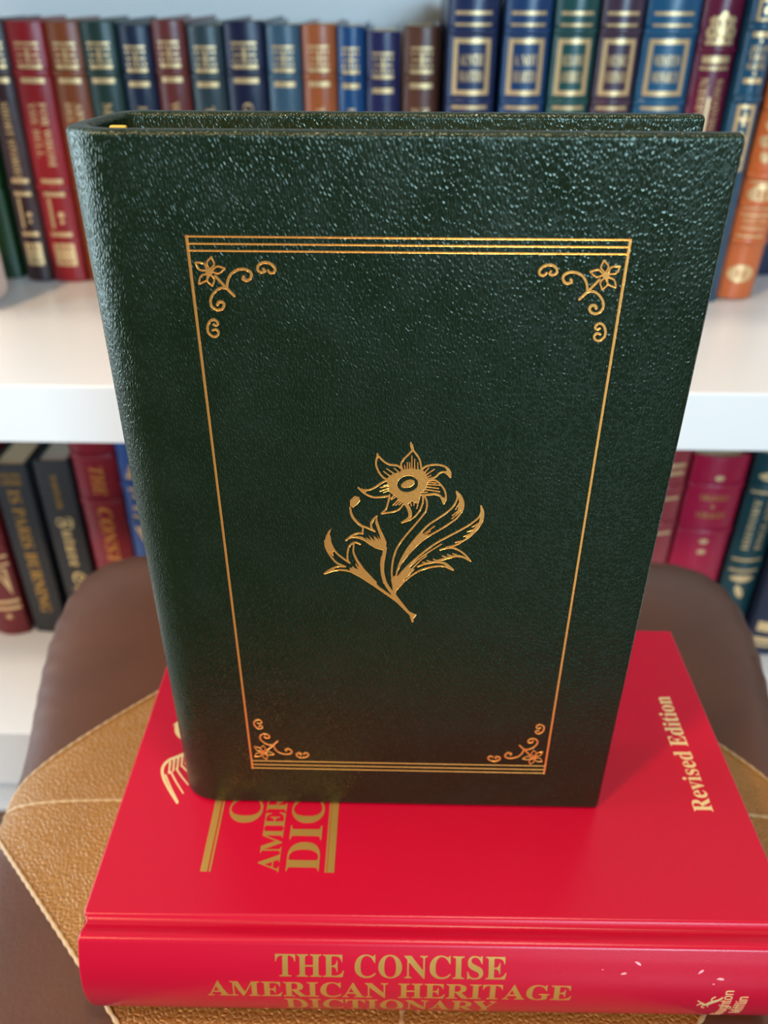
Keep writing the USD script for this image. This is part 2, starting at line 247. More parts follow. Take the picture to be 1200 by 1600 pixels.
 "be": "448|30 193 30 272 48 342 65 377 85 405 110 430 143 452 203 472 245 475 282 470 320 457 345 442 370 420 390 392 405 362 415 330 420 297 420 248 175 245 178 188 190 139 213 98 241 75 270 65 308 63 336 70 359 83 389 111 400 127 405 127 422 110 422 103 385 53 327 8 270 -12 208 -15 170 -7 133 10 90 45 65 80 43 130/175 288 299 286 300 352 295 390 285 419 274 432 258 440 233 442 216 437 198 421 185 398 178 370 172 327",
 "bi": "295|28 25 40 25 61 33 70 41 78 63 77 400 75 413 64 429 30 438 30 460 220 462 220 78 228 41 247 28 267 25 267 0 28 0;75 600 78 640 90 662 105 677 135 690 165 690 195 677 215 655 225 627 225 600 215 573 192 550 170 540 130 540 108 550 85 573",
 "bn": "568|28 25 43 25 61 33 70 41 78 63 77 397 70 421 61 429 40 437 28 438 28 462 220 462 223 404 268 447 290 460 330 472 367 475 405 470 435 457 462 432 485 385 492 337 493 62 500 41 511 31 525 25 540 25 540 0 300 0 300 22 332 31 347 54 350 68 350 347 345 375 337 392 326 400 305 405 264 395 236 372 220 350 220 65 228 42 238 31 252 25 267 25 267 0 28 0",
 "bo": "500|28 208 33 290 48 340 70 382 88 405 118 432 160 457 200 470 243 475 287 472 327 462 372 440 407 410 430 382 455 335 465 302 472 250 470 183 462 148 440 93 420 63 377 23 337 0 295 -12 228 -15 195 -10 135 15 108 35 70 78 48 120 35 158/175 148 188 65 201 41 213 28 237 18 265 18 289 28 302 41 317 75 325 128 325 322 317 378 307 409 286 434 263 445 240 445 214 435 201 421 188 395 175 310",
 "bs": "430|52 157 80 157 93 112 113 76 136 51 174 28 193 22 240 25 261 36 274 48 285 70 285 100 272 127 236 155 130 208 103 228 75 258 60 288 55 310 58 365 63 382 85 422 108 445 150 467 188 475 227 475 295 458 325 455 337 463 343 475 362 475 362 330 340 330 317 384 299 407 274 427 250 437 203 440 182 432 163 414 155 387 163 356 186 333 310 270 335 252 365 220 375 200 382 167 382 113 375 80 355 43 312 5 265 -12 190 -12 120 12 100 12 83 2 77 -12 53 -12",
 "bt": "340|30 448 122 538 169 596 190 630 215 630 215 464 310 460 310 415 215 413 218 87 223 74 234 63 257 60 276 68 292 83 305 110 330 100 330 93 315 63 297 38 275 15 240 -5 190 -15 140 -10 108 5 83 38 72 78 72 412 30 415",
 "bv": "455|-5 460 242 462 245 440 217 437 204 432 193 418 193 403 268 199 275 191 280 194 292 224 355 385 359 405 355 421 346 430 323 437 303 438 303 462 455 460 455 440 428 429 411 411 398 388 237 -15 210 -12 45 398 26 427 13 435 -5 438",
 "iA": "625|-100 25 -80 28 -51 40 -21 68 478 685 507 687 485 113 490 82 503 56 534 33 577 25 577 0 265 0 265 25 298 30 319 41 334 56 345 77 352 110 355 207 352 210 146 209 68 114 43 70 43 52 51 41 72 30 105 25 105 0 -100 0/182 255 185 250 357 251 366 480 358 477",
 "iC": "655|30 215 30 277 40 345 60 410 80 455 108 502 145 552 193 600 225 625 293 662 368 685 415 690 475 687 607 660 624 666 643 690 667 690 627 460 598 460 595 512 582 565 564 601 539 629 513 645 488 652 455 655 420 650 397 642 356 619 296 559 243 468 205 368 185 272 182 183 193 135 218 86 254 53 295 35 320 30 360 30 390 35 421 45 476 78 514 113 550 157 575 137 572 128 542 90 487 40 425 5 347 -15 250 -15 180 3 153 15 115 40 78 80 48 135 38 168",
 "iE": "655|-50 0 -50 22 -17 25 11 35 27 51 45 84 175 562 180 600 175 621 158 637 110 648 110 670 642 670 605 483 578 483 577 520 565 568 554 587 519 617 475 632 412 640 357 635 338 619 320 565 273 385 273 373 347 375 391 385 434 413 478 480 500 480 432 208 430 203 408 203 407 270 395 304 379 319 358 330 327 337 270 340 262 337 190 70 193 51 204 40 223 35 307 35 393 53 444 78 477 103 512 141 553 202 577 202 522 0",
 "iH": "755|-50 22 -17 25 11 35 27 51 45 84 175 562 180 602 172 626 153 640 110 648 110 670 422 670 422 648 372 640 343 616 318 555 270 380 273 375 505 375 509 379 560 567 562 612 544 637 520 645 493 648 493 670 805 670 805 648 770 645 744 634 723 611 710 583 580 100 578 60 583 46 605 30 647 22 647 0 335 0 335 22 368 25 391 33 409 49 422 69 445 135 495 322 492 330 258 329 200 118 192 65 198 49 211 35 237 25 262 22 262 0 -50 0",
 "iN": "698|-52 22 -20 25 9 35 27 54 42 82 170 557 172 602 164 621 138 640 95 648 95 670 295 670 498 219 504 212 512 230 607 585 607 610 602 624 575 642 538 648 538 670 752 670 752 648 720 645 691 635 673 616 658 588 492 -15 460 -15 230 478 208 516 93 85 93 60 101 44 127 28 162 22 162 0 -52 0",
 "iO": "712|28 205 28 252 38 320 53 370 83 437 118 495 173 562 213 600 268 640 330 670 385 685 433 690 505 685 550 672 592 650 627 620 655 582 677 527 685 487 682 385 670 328 655 283 620 210 567 135 507 75 447 33 397 8 312 -15 220 -15 163 0 108 33 80 60 63 85 38 143/172 125 185 75 196 56 224 31 253 20 295 20 341 38 377 66 422 124 460 194 490 269 517 360 535 445 540 490 537 563 520 611 489 642 460 652 435 655 407 650 379 637 326 592 288 541 240 451 195 320 175 217",
 "iS": "550|-12 -10 38 215 67 215 68 173 73 140 85 99 103 69 126 46 167 25 190 20 237 20 276 35 297 51 315 71 330 97 337 122 337 168 317 214 257 279 153 375 128 408 113 438 105 470 105 530 118 575 140 612 160 635 190 657 213 670 258 685 300 690 347 687 415 672 447 660 470 658 496 671 508 685 535 685 487 480 460 480 457 540 440 589 416 619 373 647 330 655 302 650 279 640 248 611 230 573 230 527 251 486 298 433 380 362 407 332 437 290 455 252 465 195 462 150 450 103 427 63 405 38 365 10 297 -12 255 -17 190 -15 135 -2 70 20 47 20 36 15 15 -10",
 "iT": "600|65 0 65 25 95 28 129 40 145 56 157 82 302 625 300 635 263 635 232 627 199 612 169 592 133 557 95 493 70 493 105 667 650 670 622 480 593 483 592 503 582 548 567 581 547 607 505 630 480 635 455 633 305 80 305 60 311 46 337 30 375 25 375 0",
 "fF": "658|-5 525 -2 562 8 597 20 622 48 660 80 690 110 710 145 727 208 745 270 747 362 732 495 692 600 653 628 655 660 675 682 650 682 645 640 603 557 525 547 520 525 520 391 570 358 536 338 493 333 470 332 435 338 417 353 389 409 319 427 331 482 383 498 410 530 410 546 391 566 375 617 360 617 330 581 296 562 265 530 265 511 289 483 307 457 305 437 289 438 284 490 222 525 170 547 122 560 67 557 3 545 -40 515 -90 470 -132 427 -157 367 -177 302 -185 218 -177 170 -162 115 -130 75 -85 58 -35 58 10 70 50 108 112 142 154 152 177 152 195 149 204 135 215 104 212 88 199 65 160 38 170 28 178 28 182 50 220 78 245 110 257 147 257 180 245 197 230 212 205 218 182 215 140 202 105 145 19 133 -10 130 -48 135 -66 151 -92 179 -115 222 -132 253 -137 307 -137 333 -132 364 -119 394 -91 410 -63 417 -38 420 -8 410 33 395 63 352 124 230 270 203 315 190 358 190 400 210 445 250 497 337 583 337 591 250 617 163 620 137 615 94 597 56 564 40 528 43 492 63 448 96 418 127 402 115 365 105 365 75 383 28 428 3 478",
 "fS": "840|45 338 48 395 60 455 80 507 100 545 128 585 168 630 210 665 245 687 308 717 380 740 428 747 487 747 522 737 567 715 669 648 703 636 729 643 742 660 742 678 737 689 718 708 720 732 730 742 745 748 767 745 782 732 792 710 792 680 787 663 772 638 745 610 712 588 645 555 610 545 580 545 550 558 481 605 418 640 370 652 320 652 259 637 234 625 203 602 178 574 160 546 140 493 132 440 133 403 140 352 155 306 173 271 198 236 246 186 311 138 352 118 395 103 458 90 525 90 563 98 634 128 672 156 704 194 722 232 728 282 720 321 707 346 681 372 653 385 615 390 580 382 547 370 390 288 372 283 350 285 310 315 253 373 218 425 208 463 208 507 215 532 230 557 260 585 285 597 310 605 362 605 390 597 415 582 442 555 460 530 457 520 430 503 423 503 409 524 392 542 365 557 325 562 284 547 255 513 250 490 253 470 269 443 287 430 307 423 347 420 383 430 508 497 550 510 595 507 635 492 680 462 717 425 752 367 767 320 770 235 762 198 740 140 707 93 657 45 610 15 545 -10 510 -17 410 -22 310 -7 253 13 223 28 170 63 125 108 95 150 75 190 60 233 50 280",
 "fc": "382|58 352 63 377 88 405 228 507 255 507 322 463 347 475 365 455 365 450 295 380 282 373 265 375 189 433 180 428 175 407 175 173 183 144 216 116 250 100 263 100 289 110 330 142 335 142 352 122 187 -22 163 -7 171 9 169 14 120 45 85 80 65 113 58 143",
 "fe": "415|58 342 63 367 75 385 260 510 280 510 285 505 382 360 385 348 372 333 176 184 180 162 196 138 214 123 247 108 287 105 315 113 358 145 362 145 380 127 380 123 232 -22 208 -12 204 5 143 30 110 53 75 98 65 123 58 165/175 238 180 235 189 241 280 310 280 319 207 428 201 427 183 409 178 398",
 "fh": "460|38 70 51 73 59 81 70 110 70 617 60 655 50 675 68 690 77 692 102 662 115 622 121 614 148 665 178 697 210 717 245 727 275 730 275 700 247 695 219 682 205 669 193 638 188 612 188 407 192 405 209 416 325 505 335 507 352 490 343 467 387 405 415 352 427 317 437 270 438 198 432 160 407 70 367 -12 305 -105 222 -200 205 -190 200 -185 200 -178 257 -94 297 -13 320 62 330 140 327 222 310 290 284 341 240 398 188 355 188 118 199 103 217 98 252 127 272 105 147 -22 118 -22 107 -4 86 17 53 35 38 38",
 "fk": "465|38 70 51 73 59 81 70 110 70 620 62 650 50 675 68 690 77 692 100 665 115 619 121 614 148 665 178 697 210 717 245 727 275 730 275 700 247 695 224 684 206 666 193 638 185 587 185 407 191 405 360 510 365 510 382 492 378 472 412 395 415 360 397 335 340 291 362 265 382 227 392 200 403 140 410 116 427 101 443 115 447 115 465 100 465 95 352 -22 345 -20 328 -7 338 9 328 18 310 45 295 130 285 161 264 196 239 223 185 191 185 127 191 111 209 95 216 96 233 112 240 115 260 93 147 -22 118 -22 107 -4 86 17 53 35 38 38/185 240 188 237 196 240 246 273 284 298 302 316 307 330 305 355 276 412 185 359",
 "fo": "460|45 48 45 80 60 89 68 123 68 347 63 400 318 505 332 507 345 485 345 480 335 473 335 467 417 330 432 292 435 230 425 198 407 165 360 103 245 -22 213 -22 196 -8 156 12/187 410 185 112 249 80 280 73 292 84 307 112 322 160 325 215 317 253 295 306 263 358 229 425 219 425",
 "fr": "372|23 392 23 400 120 507 127 507 140 497 145 492 143 478 175 457 185 445 197 415 198 397 202 387 207 389 252 459 273 510 300 510 321 466 338 446 357 432 357 395 331 369 310 320 278 320 270 358 259 377 246 388 200 320 200 143 203 136 224 120 260 103 281 103 315 132 338 110 197 -22 170 -7 180 10 166 22 60 63 60 95 75 106 82 135 82 342 77 373 67 392 61 393 45 378 40 378",
 "ft": "320|30 397 30 425 82 466 117 503 132 526 155 572 170 617 205 617 195 522 196 466 310 465 310 395 195 393 195 126 222 110 260 96 300 120 317 98 182 -22 155 -7 162 2 161 12 108 37 55 53 55 82 69 94 77 115 77 392",
 "fu": "538|23 390 23 395 125 507 132 507 145 497 150 492 148 478 167 467 190 445 200 422 205 392 205 118 210 99 216 93 238 88 277 113 312 150 312 385 302 407 280 418 280 447 293 450 329 471 344 486 358 510 385 510 398 486 411 473 444 453 462 447 462 418 449 412 438 402 430 377 433 107 439 98 453 95 490 125 497 125 515 105 400 -22 373 -7 376 4 345 20 323 40 315 58 310 101 303 99 165 -22 138 -12 136 5 53 40 53 70 66 73 77 81 87 110 87 347 82 375 71 392 64 392 45 372",
 "sH": "742|88 727 180 727 181 413 560 412 562 416 563 727 655 727 655 0 563 0 562 327 560 330 181 329 180 0 88 0",
 "sM": "902|88 727 222 725 405 257 448 120 453 114 457 117 503 262 683 727 815 727 815 0 725 0 728 608 725 611 720 608 657 420 492 0 410 0 238 435 182 601 176 602 175 0 88 0",
 "sf": "370|10 470 10 545 117 546 118 640 123 665 143 705 168 730 203 750 253 762 317 760 355 747 330 673 300 680 268 680 247 675 221 654 208 623 208 546 332 545 332 470 208 468 207 0 118 0 117 468",
 "sg": "612|50 243 53 332 73 410 90 445 113 477 160 520 188 535 233 550 332 550 362 540 387 525 412 502 441 461 447 460 450 547 535 547 537 -17 527 -85 497 -140 462 -172 420 -195 367 -210 330 -215 265 -215 215 -207 178 -195 143 -177 110 -152 88 -127 73 -103 143 -58 189 -107 214 -122 242 -132 273 -138 337 -135 373 -125 401 -109 430 -81 445 -43 447 98 438 99 412 60 397 45 367 25 342 15 317 10 245 10 203 20 145 50 113 80 95 103 63 173/140 240 150 195 163 164 176 143 214 108 250 93 275 88 330 90 376 108 412 141 422 156 435 184 445 222 447 315 440 355 422 401 407 424 384 447 338 470 312 475 278 475 260 472 217 455 181 421 155 375 140 315",
 "sh": "592|78 727 167 727 169 465 174 466 195 497 220 520 253 537 298 550 362 550 405 540 450 515 485 475 505 430 515 375 515 -2 425 0 422 380 407 419 391 439 353 465 320 472 272 470 232 455 198 427 183 404 168 355 167 0 78 -2",
 "si": "242|60 680 60 705 73 730 88 742 108 750 135 750 155 742 170 730 182 705 182 680 175 663 157 645 135 635 108 635 93 640 75 653;75 545 165 545 165 0 75 0",
 "sl": "278|78 727 167 725 168 113 176 89 194 75 220 72 247 77 265 7 265 3 257 0 225 -5 180 -5 145 3 118 18 103 33 88 58 80 83",
 "sn": "592|78 -2 78 545 162 545 165 454 195 497 220 520 253 537 285 547 377 547 417 535 450 515 485 475 500 445 512 397 515 -2 425 0 422 380 407 419 391 439 353 465 320 472 272 470 232 455 198 427 183 404 168 355 167 0",
 "so": "598|50 238 50 300 55 340 70 395 88 432 118 475 150 505 173 520 225 542 263 550 335 550 372 542 425 520 462 492 497 452 520 412 535 372 547 300 548 238 540 185 525 138 495 83 452 38 427 20 377 -2 325 -12 253 -10 205 3 155 30 110 73 80 120 60 175/140 233 148 192 168 141 186 116 216 88 257 70 295 65 348 73 376 85 397 101 425 134 442 169 455 215 457 305 447 353 430 396 414 419 389 444 343 467 317 472 280 472 262 470 219 452 183 419 155 368 140 305",
 "st": "328|10 470 10 545 92 547 93 675 182 675 184 546 292 545 292 470 183 468 182 118 193 91 214 75 247 70 290 77 307 7 305 0 265 -8 220 -7 190 -2 153 13 135 25 115 48 100 78 93 113 92 468",
 "su": "592|78 545 167 545 170 162 183 129 211 96 252 75 292 70 328 75 372 96 405 131 422 175 425 545 515 545 515 0 430 0 427 91 400 50 370 23 330 3 285 -7 238 -7 185 5 148 25 115 58 90 105 78 168"}
def glyph(k):
    adv, rest = GLYPHS[k].split('|'); ps = []
    for pg in rest.split(';'):
        rings = []
        for r in pg.split('/'):
            a = np.array(r.split(), float).reshape(-1, 2); rings.append(a)
        ps.append(Polygon(rings[0], rings[1:]).buffer(0))
    return float(adv)/1000, unary_union(ps)
CAPH = {'b': .676, 'i': .676, 'f': .70, 's': .727}
def text(s, cap, style='b', stretch=1.0, track=0.0):
    """lettering as a flat shape: baseline on y = 0, from x = 0, capitals cap metres tall"""
    k = cap/CAPH[style]; x = 0; out = []
    for c in s:
        if c == ' ': x += .26*k*stretch; continue
        a, g = glyph(style + c)
        out.append(affinity.affine_transform(g, [k/1000*stretch, 0, 0, k/1000, x, 0])); x += (a*k + track)*stretch
    return unary_union(out), x
def centred(g, cx, cy):
    x0, y0, x1, y1 = g.bounds; return affinity.translate(g, cx - (x0 + x1)/2, cy - (y0 + y1)/2)

# ------------------------------------------------------------------ setting: floor, wall, bookcase
p = part(None, 'floor', tbox(-4, 4, -4, 0.95, -0.05, 0.0), M_FLOOR, False); tag(p, 'dark wooden floor under the brown stool', 'floor', None, 'structure')
p = part(None, 'wall_back', tbox(-3, 3, 0.76, 0.9, 0.0, 2.6), M_WALL, False); tag(p, 'painted wall behind the white bookcase', 'wall', None, 'structure')
SY = 0.3156                       # front edge of the shelves
Z_UP, Z_LO = DT + 0.030, DT - 0.317
bc = thing('bookcase', 'white lacquered bookcase with thick shelves full of leather-bound books', 'bookcase', (0, 0, 0))
part(bc, 'back_panel', tbox(-0.66, 0.66, 0.715, 0.735, 0.0, 1.30), M_WHITE, False)
part(bc, 'shelf', rbox(-0.64, 0.64, SY, 0.715, Z_UP - 0.0445, Z_UP, 0.0012), M_WHITE, 30)
part(bc, 'shelf', rbox(-0.64, 0.64, SY, 0.715, Z_LO - 0.072, Z_LO, 0.0012), M_WHITE, 30)
part(bc, 'shelf', rbox(-0.64, 0.64, SY, 0.715, 0.835, 0.88, 0.0012), M_WHITE, 30)
part(bc, 'top_board', rbox(-0.68, 0.68, SY - 0.005, 0.735, 1.30, 1.335, 0.0012), M_WHITE, 30)
for s in (-1, 1): part(bc, 'side_panel', rbox(min(s*.64, s*.68), max(s*.64, s*.68), SY, 0.735, 0.0, 1.30, 0.0012), M_WHITE, 30)
part(bc, 'plinth', tbox(-0.64, 0.64, SY + 0.012, 0.715, 0.002, Z_LO - 0.072), M_WHITE, False)

# ------------------------------------------------------------------ stool: square leather pouf with a gold diamond patchwork top
SC = np.array([0.0042, 0.0345]); ZT = DT - 0.0445; A_ = 0.2179; HD = 0.0515
def stool_Rs(th): return A_/(np.abs(np.cos(th))**8.65 + np.abs(np.sin(th))**8.65)**(1/8.65)*(1 - .155*np.abs(np.cos(2*th))**2)
_PH = np.linspace(0, math.pi/2, 400)
def _profile(Rs, k):
    X, Y = np.sin(_PH)**(2/k), np.cos(_PH)**(2/k)
    x, z = X*Rs, -HD*(1 - Y)
    s = np.concatenate([[0], np.cumsum(np.hypot(np.diff(x), np.diff(z)))]); return s, x, z
_TH = np.linspace(0, 2*math.pi, 97)
_PR = []
for t in _TH:
    w = np.abs(np.sin(2*t))**1.5
    _PR.append(_profile(stool_Rs(t), 7.69 - 1.8*w))
def stool_map(q):
    """arc-length plane (about the stool's centre) -> the stool's surface"""
    q = np.atleast_2d(q); r = np.hypot(q[:, 0], q[:, 1]); th = np.arctan2(q[:, 1], q[:, 0]) % (2*math.pi)
    i = np.clip((th/(2*math.pi)*96).astype(int), 0, 95); f = th/(2*math.pi)*96 - i
    def at(j):
        R, Zz = np.zeros(len(q)), np.zeros(len(q))
        for k in np.unique(j):
            m = j == k; s, x, z = _PR[k]; L = s[-1]
            R[m] = np.interp(r[m], s, x); Zz[m] = np.interp(r[m], s, z)
            o = m & (r > L); t = r[o] - L; H = ZT - HD - 0.004
            R[o] = x[-1]*(1 - 0.07*(t/H)**2.5); Zz[o] = -HD - np.minimum(t, H)
        return R, Zz
    R0, Z0 = at(i); R1, Z1 = at(i + 1); R, Zz = R0 + (R1 - R0)*f, Z0 + (Z1 - Z0)*f
    return np.column_stack([SC[0] + R*np.cos(th), SC[1] + R*np.sin(th), ZT + Zz])
def stool_panel(pg, size=0.006):
    v, f = trimesh.creation.triangulate_polygon(pg, engine='earcut')
    v, f = trimesh.remesh.subdivide_to_size(v if v.shape[1] == 3 else np.column_stack([v, np.zeros(len(v))]), f, size)
    m = trimesh.Trimesh(v, f, process=True); p = stool_map(m.vertices[:, :2])
    m = trimesh.Trimesh(p, m.faces, process=False)
    n = m.face_normals; c = m.triangles_center - np.array([SC[0], SC[1], ZT - .25])
    if (n*c).sum() < 0: m.invert()
    return m
stool = thing('pouf_stool', 'square brown leather pouf with gold-tan patchwork diamond top', 'stool', (0, 0, 0))
DV = 0.1935
dv = [np.array([DV, 0]), np.array([0, DV]), np.array([-DV, 0]), np.array([0, -DV])]
for i in range(4):
    part(stool, 'gold_panel', stool_panel(Polygon([(0, 0), dv[i], dv[(i + 1) % 4]])), M_TAN, True, 'gold-tan pebbled leather triangle' )
for i in range(4):
    a, b = dv[i], dv[(i + 1) % 4]; c = (a + b)/DV
    o = Polygon([a, a/DV*0.46, (a/DV + c*0.0 + (b/DV))*0.50, b/DV*0.46, b])
    part(stool, 'brown_panel', stool_panel(o, 0.009), M_BROWN, True, 'smooth dark brown leather side panel')
def seam(p0, p1, rad, per, mat, name, off=0.0006, amp=.22):
    n = int(np.linalg.norm(np.array(p1) - p0)/0.0006) + 2
    q = np.array(p0)[None] + (np.array(p1) - p0)[None]*np.linspace(0, 1, n)[:, None]
    c = stool_map(q) ; c[:, 2] += off*0.3
    d = np.gradient(c, axis=0); d /= np.linalg.norm(d, axis=1)[:, None]
    up = c - np.array([SC[0], SC[1], ZT - 0.3]); up /= np.linalg.norm(up, axis=1)[:, None]
    s = np.cross(d, up); s /= np.linalg.norm(s, axis=1)[:, None]; up = np.cross(s, d)
    t = np.linspace(0, np.linalg.norm(np.array(p1) - p0), n); r = rad*(1 + amp*np.sin(t/per*2*math.pi))
    K = 8; V = np.concatenate([c + r[:, None]*(math.cos(a)*s*1.5 + math.sin(a)*up*0.8) for a in np.linspace(0, 2*math.pi, K, endpoint=False)])
    F = []
    for k in range(K):
        k2 = (k + 1) % K
        for i in range(n - 1):
            F += [(k*n + i, k2*n + i, k2*n + i + 1), (k*n + i, k2*n + i + 1, k*n + i + 1)]
    me = trimesh.Trimesh(V, np.array(F), process=False); me.fix_normals(); part(stool, name, me, mat, True)
for i in range(4):
    seam(dv[i], dv[(i + 1) % 4], 0.00062, 0.0048, M_SEAM, 'edge_stitching')
    seam((0, 0), dv[i], 0.00065, 0.0050, M_SEAM, 'panel_seam')
    seam(dv[i], dv[i]/DV*0.45, 0.0014, 0.005, M_DARKSEAM, 'side_seam')

# ------------------------------------------------------------------ red dictionary lying on the stool
DYAW = math.degrees(0.0082856)
dic = thing('dictionary', 'thick red hardcover dictionary lying flat under the upright green book', 'book', (0, 0, DT), (0, 0, DYAW))
XL, XR, YF, YB, TH = -0.1042, 0.1347, -0.0437, 0.1024, 0.0440
def arc(p0, p1, sag, n=14):
    p0, p1 = np.array(p0, float), np.array(p1, float); d = p1 - p0; nn = np.array([d[1], -d[0]])/np.linalg.norm(d)
    t = np.linspace(0, 1, n); return [tuple(p0 + d*k + nn*sag*4*k*(1 - k)) for k in t]
SP0, SP1, SAG = (-0.0535, -0.0022), (-0.0535, -TH + 0.0022), 0.0060
def spine_y(z):                  # the spine's face at height z below the top cover
    k = (z - SP0[1])/(SP1[1] - SP0[1]); return SP0[0] - SAG*4*k*(1 - k)
B = 0.0030
outer = [(YB, 0.0), (YF + .0002, 0.0), (YF - .0008, -.0010), (YF - .0022, -.0026), (YF - .0040, -.0022), (YF - .0060, -.0010), (YF - .0078, -.0007), (-0.0530, -.0012)] + arc(SP0, SP1, SAG)
outer += [(-0.0530, -TH + .0012), (YF - .0078, -TH + .0007), (YF - .0040, -TH + .0022), (YF - .0022, -TH + .0026), (YF - .0008, -TH + .0010), (YF, -TH), (YB, -TH)]
inner = [(YB, -TH + B), (YF, -TH + B), (YF - .003, -TH + .0052), (-0.0505, -TH + .006)] + [(y + .0035, z) for y, z in arc((-.0535, -TH + .008), (-.0535, -.008), -SAG, 8)] + [(-0.0505, -.006), (YF - .003, -.0052), (YF, -B), (YB, -B)]
ring = outer + inner
if Polygon(ring).exterior.is_ccw is False: ring = ring[::-1]
cut = YF - .0015
dcov = part(dic, 'front_cover', loft(ring, 'x', XL, XR, .0009, 3, 1, lambda a, b: (a[0] + b[0])/2 > cut and (a[1] + b[1])/2 > -TH/2), M_RED, 35)
part(dic, 'back_cover', loft(ring, 'x', XL, XR, .0009, 3, 1, lambda a, b: (a[0] + b[0])/2 > cut and (a[1] + b[1])/2 <= -TH/2), M_RED, 35)
dspn = part(dic, 'spine', loft(ring, 'x', XL + .0006, XR - .0025, .0009, 3, 1, lambda a, b: (a[0] + b[0])/2 <= cut), M_RED, 35)
part(dic, 'page_block', tbox(XL + .004, XR - .004, -0.046, YB - .004, -TH + B + .0002, -B - .0002), M_PAPER, False)
D0 = 0.00016
def cover_print(name, g, mat=M_REDFOIL, z=0.0, label=None):
    m = extrude(g, D0); m.apply_translation((0, 0, z + .00002)); part(dcov, name, m, mat, False, label)
def ccw(g, base_x, start_y):     # lettering that reads away from the reader: baseline at x = base_x, first letter at y = start_y
    return affinity.translate(affinity.rotate(g, 90, origin=(0, 0)), base_x, start_y)
YO = 0.0004
g, w = text('CONCISE', .0120, 'b', 1.0); cover_print('cover_lettering', ccw(g, -.0495, -.0091), label='gilt line of lettering reading CONCISE')
g, w = text('AMERICAN HERITAGE', .0075, 'b', 1.0); cover_print('cover_lettering', ccw(g, -.0403, -.0284), label='gilt line of lettering reading AMERICAN HERITAGE')
g, w = text('DICTIONARY', .0117, 'b', 1.0); cover_print('cover_lettering', ccw(g, -.0261, -.0284), label='gilt line of lettering reading DICTIONARY')
cover_print('cover_rule', sbox(-.0679, -.0286, -.0654, .092)); cover_print('cover_rule', sbox(-.0649, -.0286, -.0642, .092))
cover_print('cover_rule', sbox(-.0240, -.0284, -.0233, .092)); cover_print('cover_rule', sbox(-.0231, -.0284, -.0206, .092))
g, w = text('Revised Edition', .0068, 'b', 1.0); g = affinity.scale(g, .0602/w, 1.05, origin=(0, 0)); cover_print('cover_lettering', ccw(g, .1215, -.0012), M_PALEFOIL, label='pale gold lettering reading Revised Edition')
# spread eagle: body, head, two feathered wings (the upright book hides most of it)
eg = []
def wing(s):
    bx, by = -.0800, .0330
    top = [(0, -.004), (-.004, -.0085), (-.0068, -.0105), (-.0105, -.0128), (-.0119, -.0165), (-.0106, -.0210), (-.0072, -.0265), (-.0024, -.0330)]
    f = lambda p: (bx + p[0], by + s*p[1])
    eg.append(stroke([f(p) for p in top], (.0016, .0012, .0008)))
    for k in range(6):
        a = (-.0100 + k*.0018, -.0200 + k*.0016); b = (-.0022 + k*.0011, -.0325 + k*.0040)
        eg.append(stroke([f(a), f(((a[0] + b[0])/2 - .0002, (a[1] + b[1])/2)), f(b)], (.0007, .0006, .0005)))
    for k in range(7):
        a = (-.0096 + k*.0014, -.0136 + k*.0012); eg.append(stroke([f(a), f((a[0] + .0008, a[1] - .0055))], (.0009, .0007, .0005)))
wing(1); wing(-1)
eg.append(stroke([(-.0905, .0395), (-.0890, .0355), (-.0850, .0330), (-.0760, .0330), (-.0715, .0330)], (.0035, .0050, .0060)))
eg.append(Point(-.0895, .0392).buffer(.0022)); eg.append(Polygon([(-.0905, .0405), (-.0930, .0392), (-.0905, .0378)]))
cover_print('cover_emblem', unary_union(eg), M_PALEFOIL, label='pale gold spread eagle emblem')
def spine_print(name, g, mat=M_REDFOIL, label=None):   # g drawn in (x, z)
    m = extrude(g, D0); v, f = trimesh.remesh.subdivide_to_size(m.vertices, m.faces, .0025)
    P = np.column_stack([v[:, 0], np.array([spine_y(z) for z in v[:, 1]]) - v[:, 2], v[:, 1]])
    part(dspn, name, trimesh.Trimesh(P, f, process=False), mat, False, label)
def line(s, cap, x0, x1, z):
    g, w = text(s, cap); b = g.bounds; g = affinity.translate(g, -b[0], 0); return affinity.translate(affinity.scale(g, (x1 - x0)/(b[2] - b[0]), 1, origin=(0, 0)), x0, z)
spine_print('spine_lettering', line('THE CONCISE', .0076, -.0385, .0376, -.0122), M_REDFOIL, 'gilt spine line reading THE CONCISE')
spine_print('spine_lettering', line('AMERICAN HERITAGE', .0072, -.0615, .0597, -.0218), M_REDFOIL, 'gilt spine line reading AMERICAN HERITAGE')
spine_print('spine_lettering', line('DICTIONARY', .0090, -.0360, .0352, -.0325), M_REDFOIL, 'gilt spine line reading DICTIONARY')
g, w = text('Houghton', .0036, 's', .86); g = ccw(g, .1130, -.0352); spine_print('spine_lettering', affinity.translate(g, 0, 0), M_PALEFOIL, 'small gilt publisher name on two lines')
g, w = text('Mifflin', .0036, 's', .86); g = ccw(g, .1182, -.0310); spine_print('spine_lettering', g, M_PALEFOIL)
df = [stroke([(.0985, -.0232), (.1005, -.0245), (.1030, -.0225), (.1060, -.0205), (.1072, -.0190)], (.0010, .0018, .0006)),
      stroke([(.0985, -.0232), (.0965, -.0215)], (.0008, .0008, .0004)), stroke([(.0985, -.0236), (.0968, -.0250)], (.0006, .0006, .0004)),
      stroke([(.1012, -.0240), (.1020, -.0262)], (.0008, .0006, .0004)), stroke([(.1032, -.0222), (.1024, -.0200), (.1038, -.0186)], (.0008, .0006, .0006)),
      stroke([(.0998, -.0243), (.0992, -.0268), (.1006, -.0274)], (.0006, .0005, .0004))]
df = [affinity.translate(affinity.scale(x, .72, .8, origin=(.1020, -.0225)), .0040, .0005) for x in df]
spine_print('spine_emblem', unary_union(df), M_PALEFOIL, 'small gilt dolphin device')
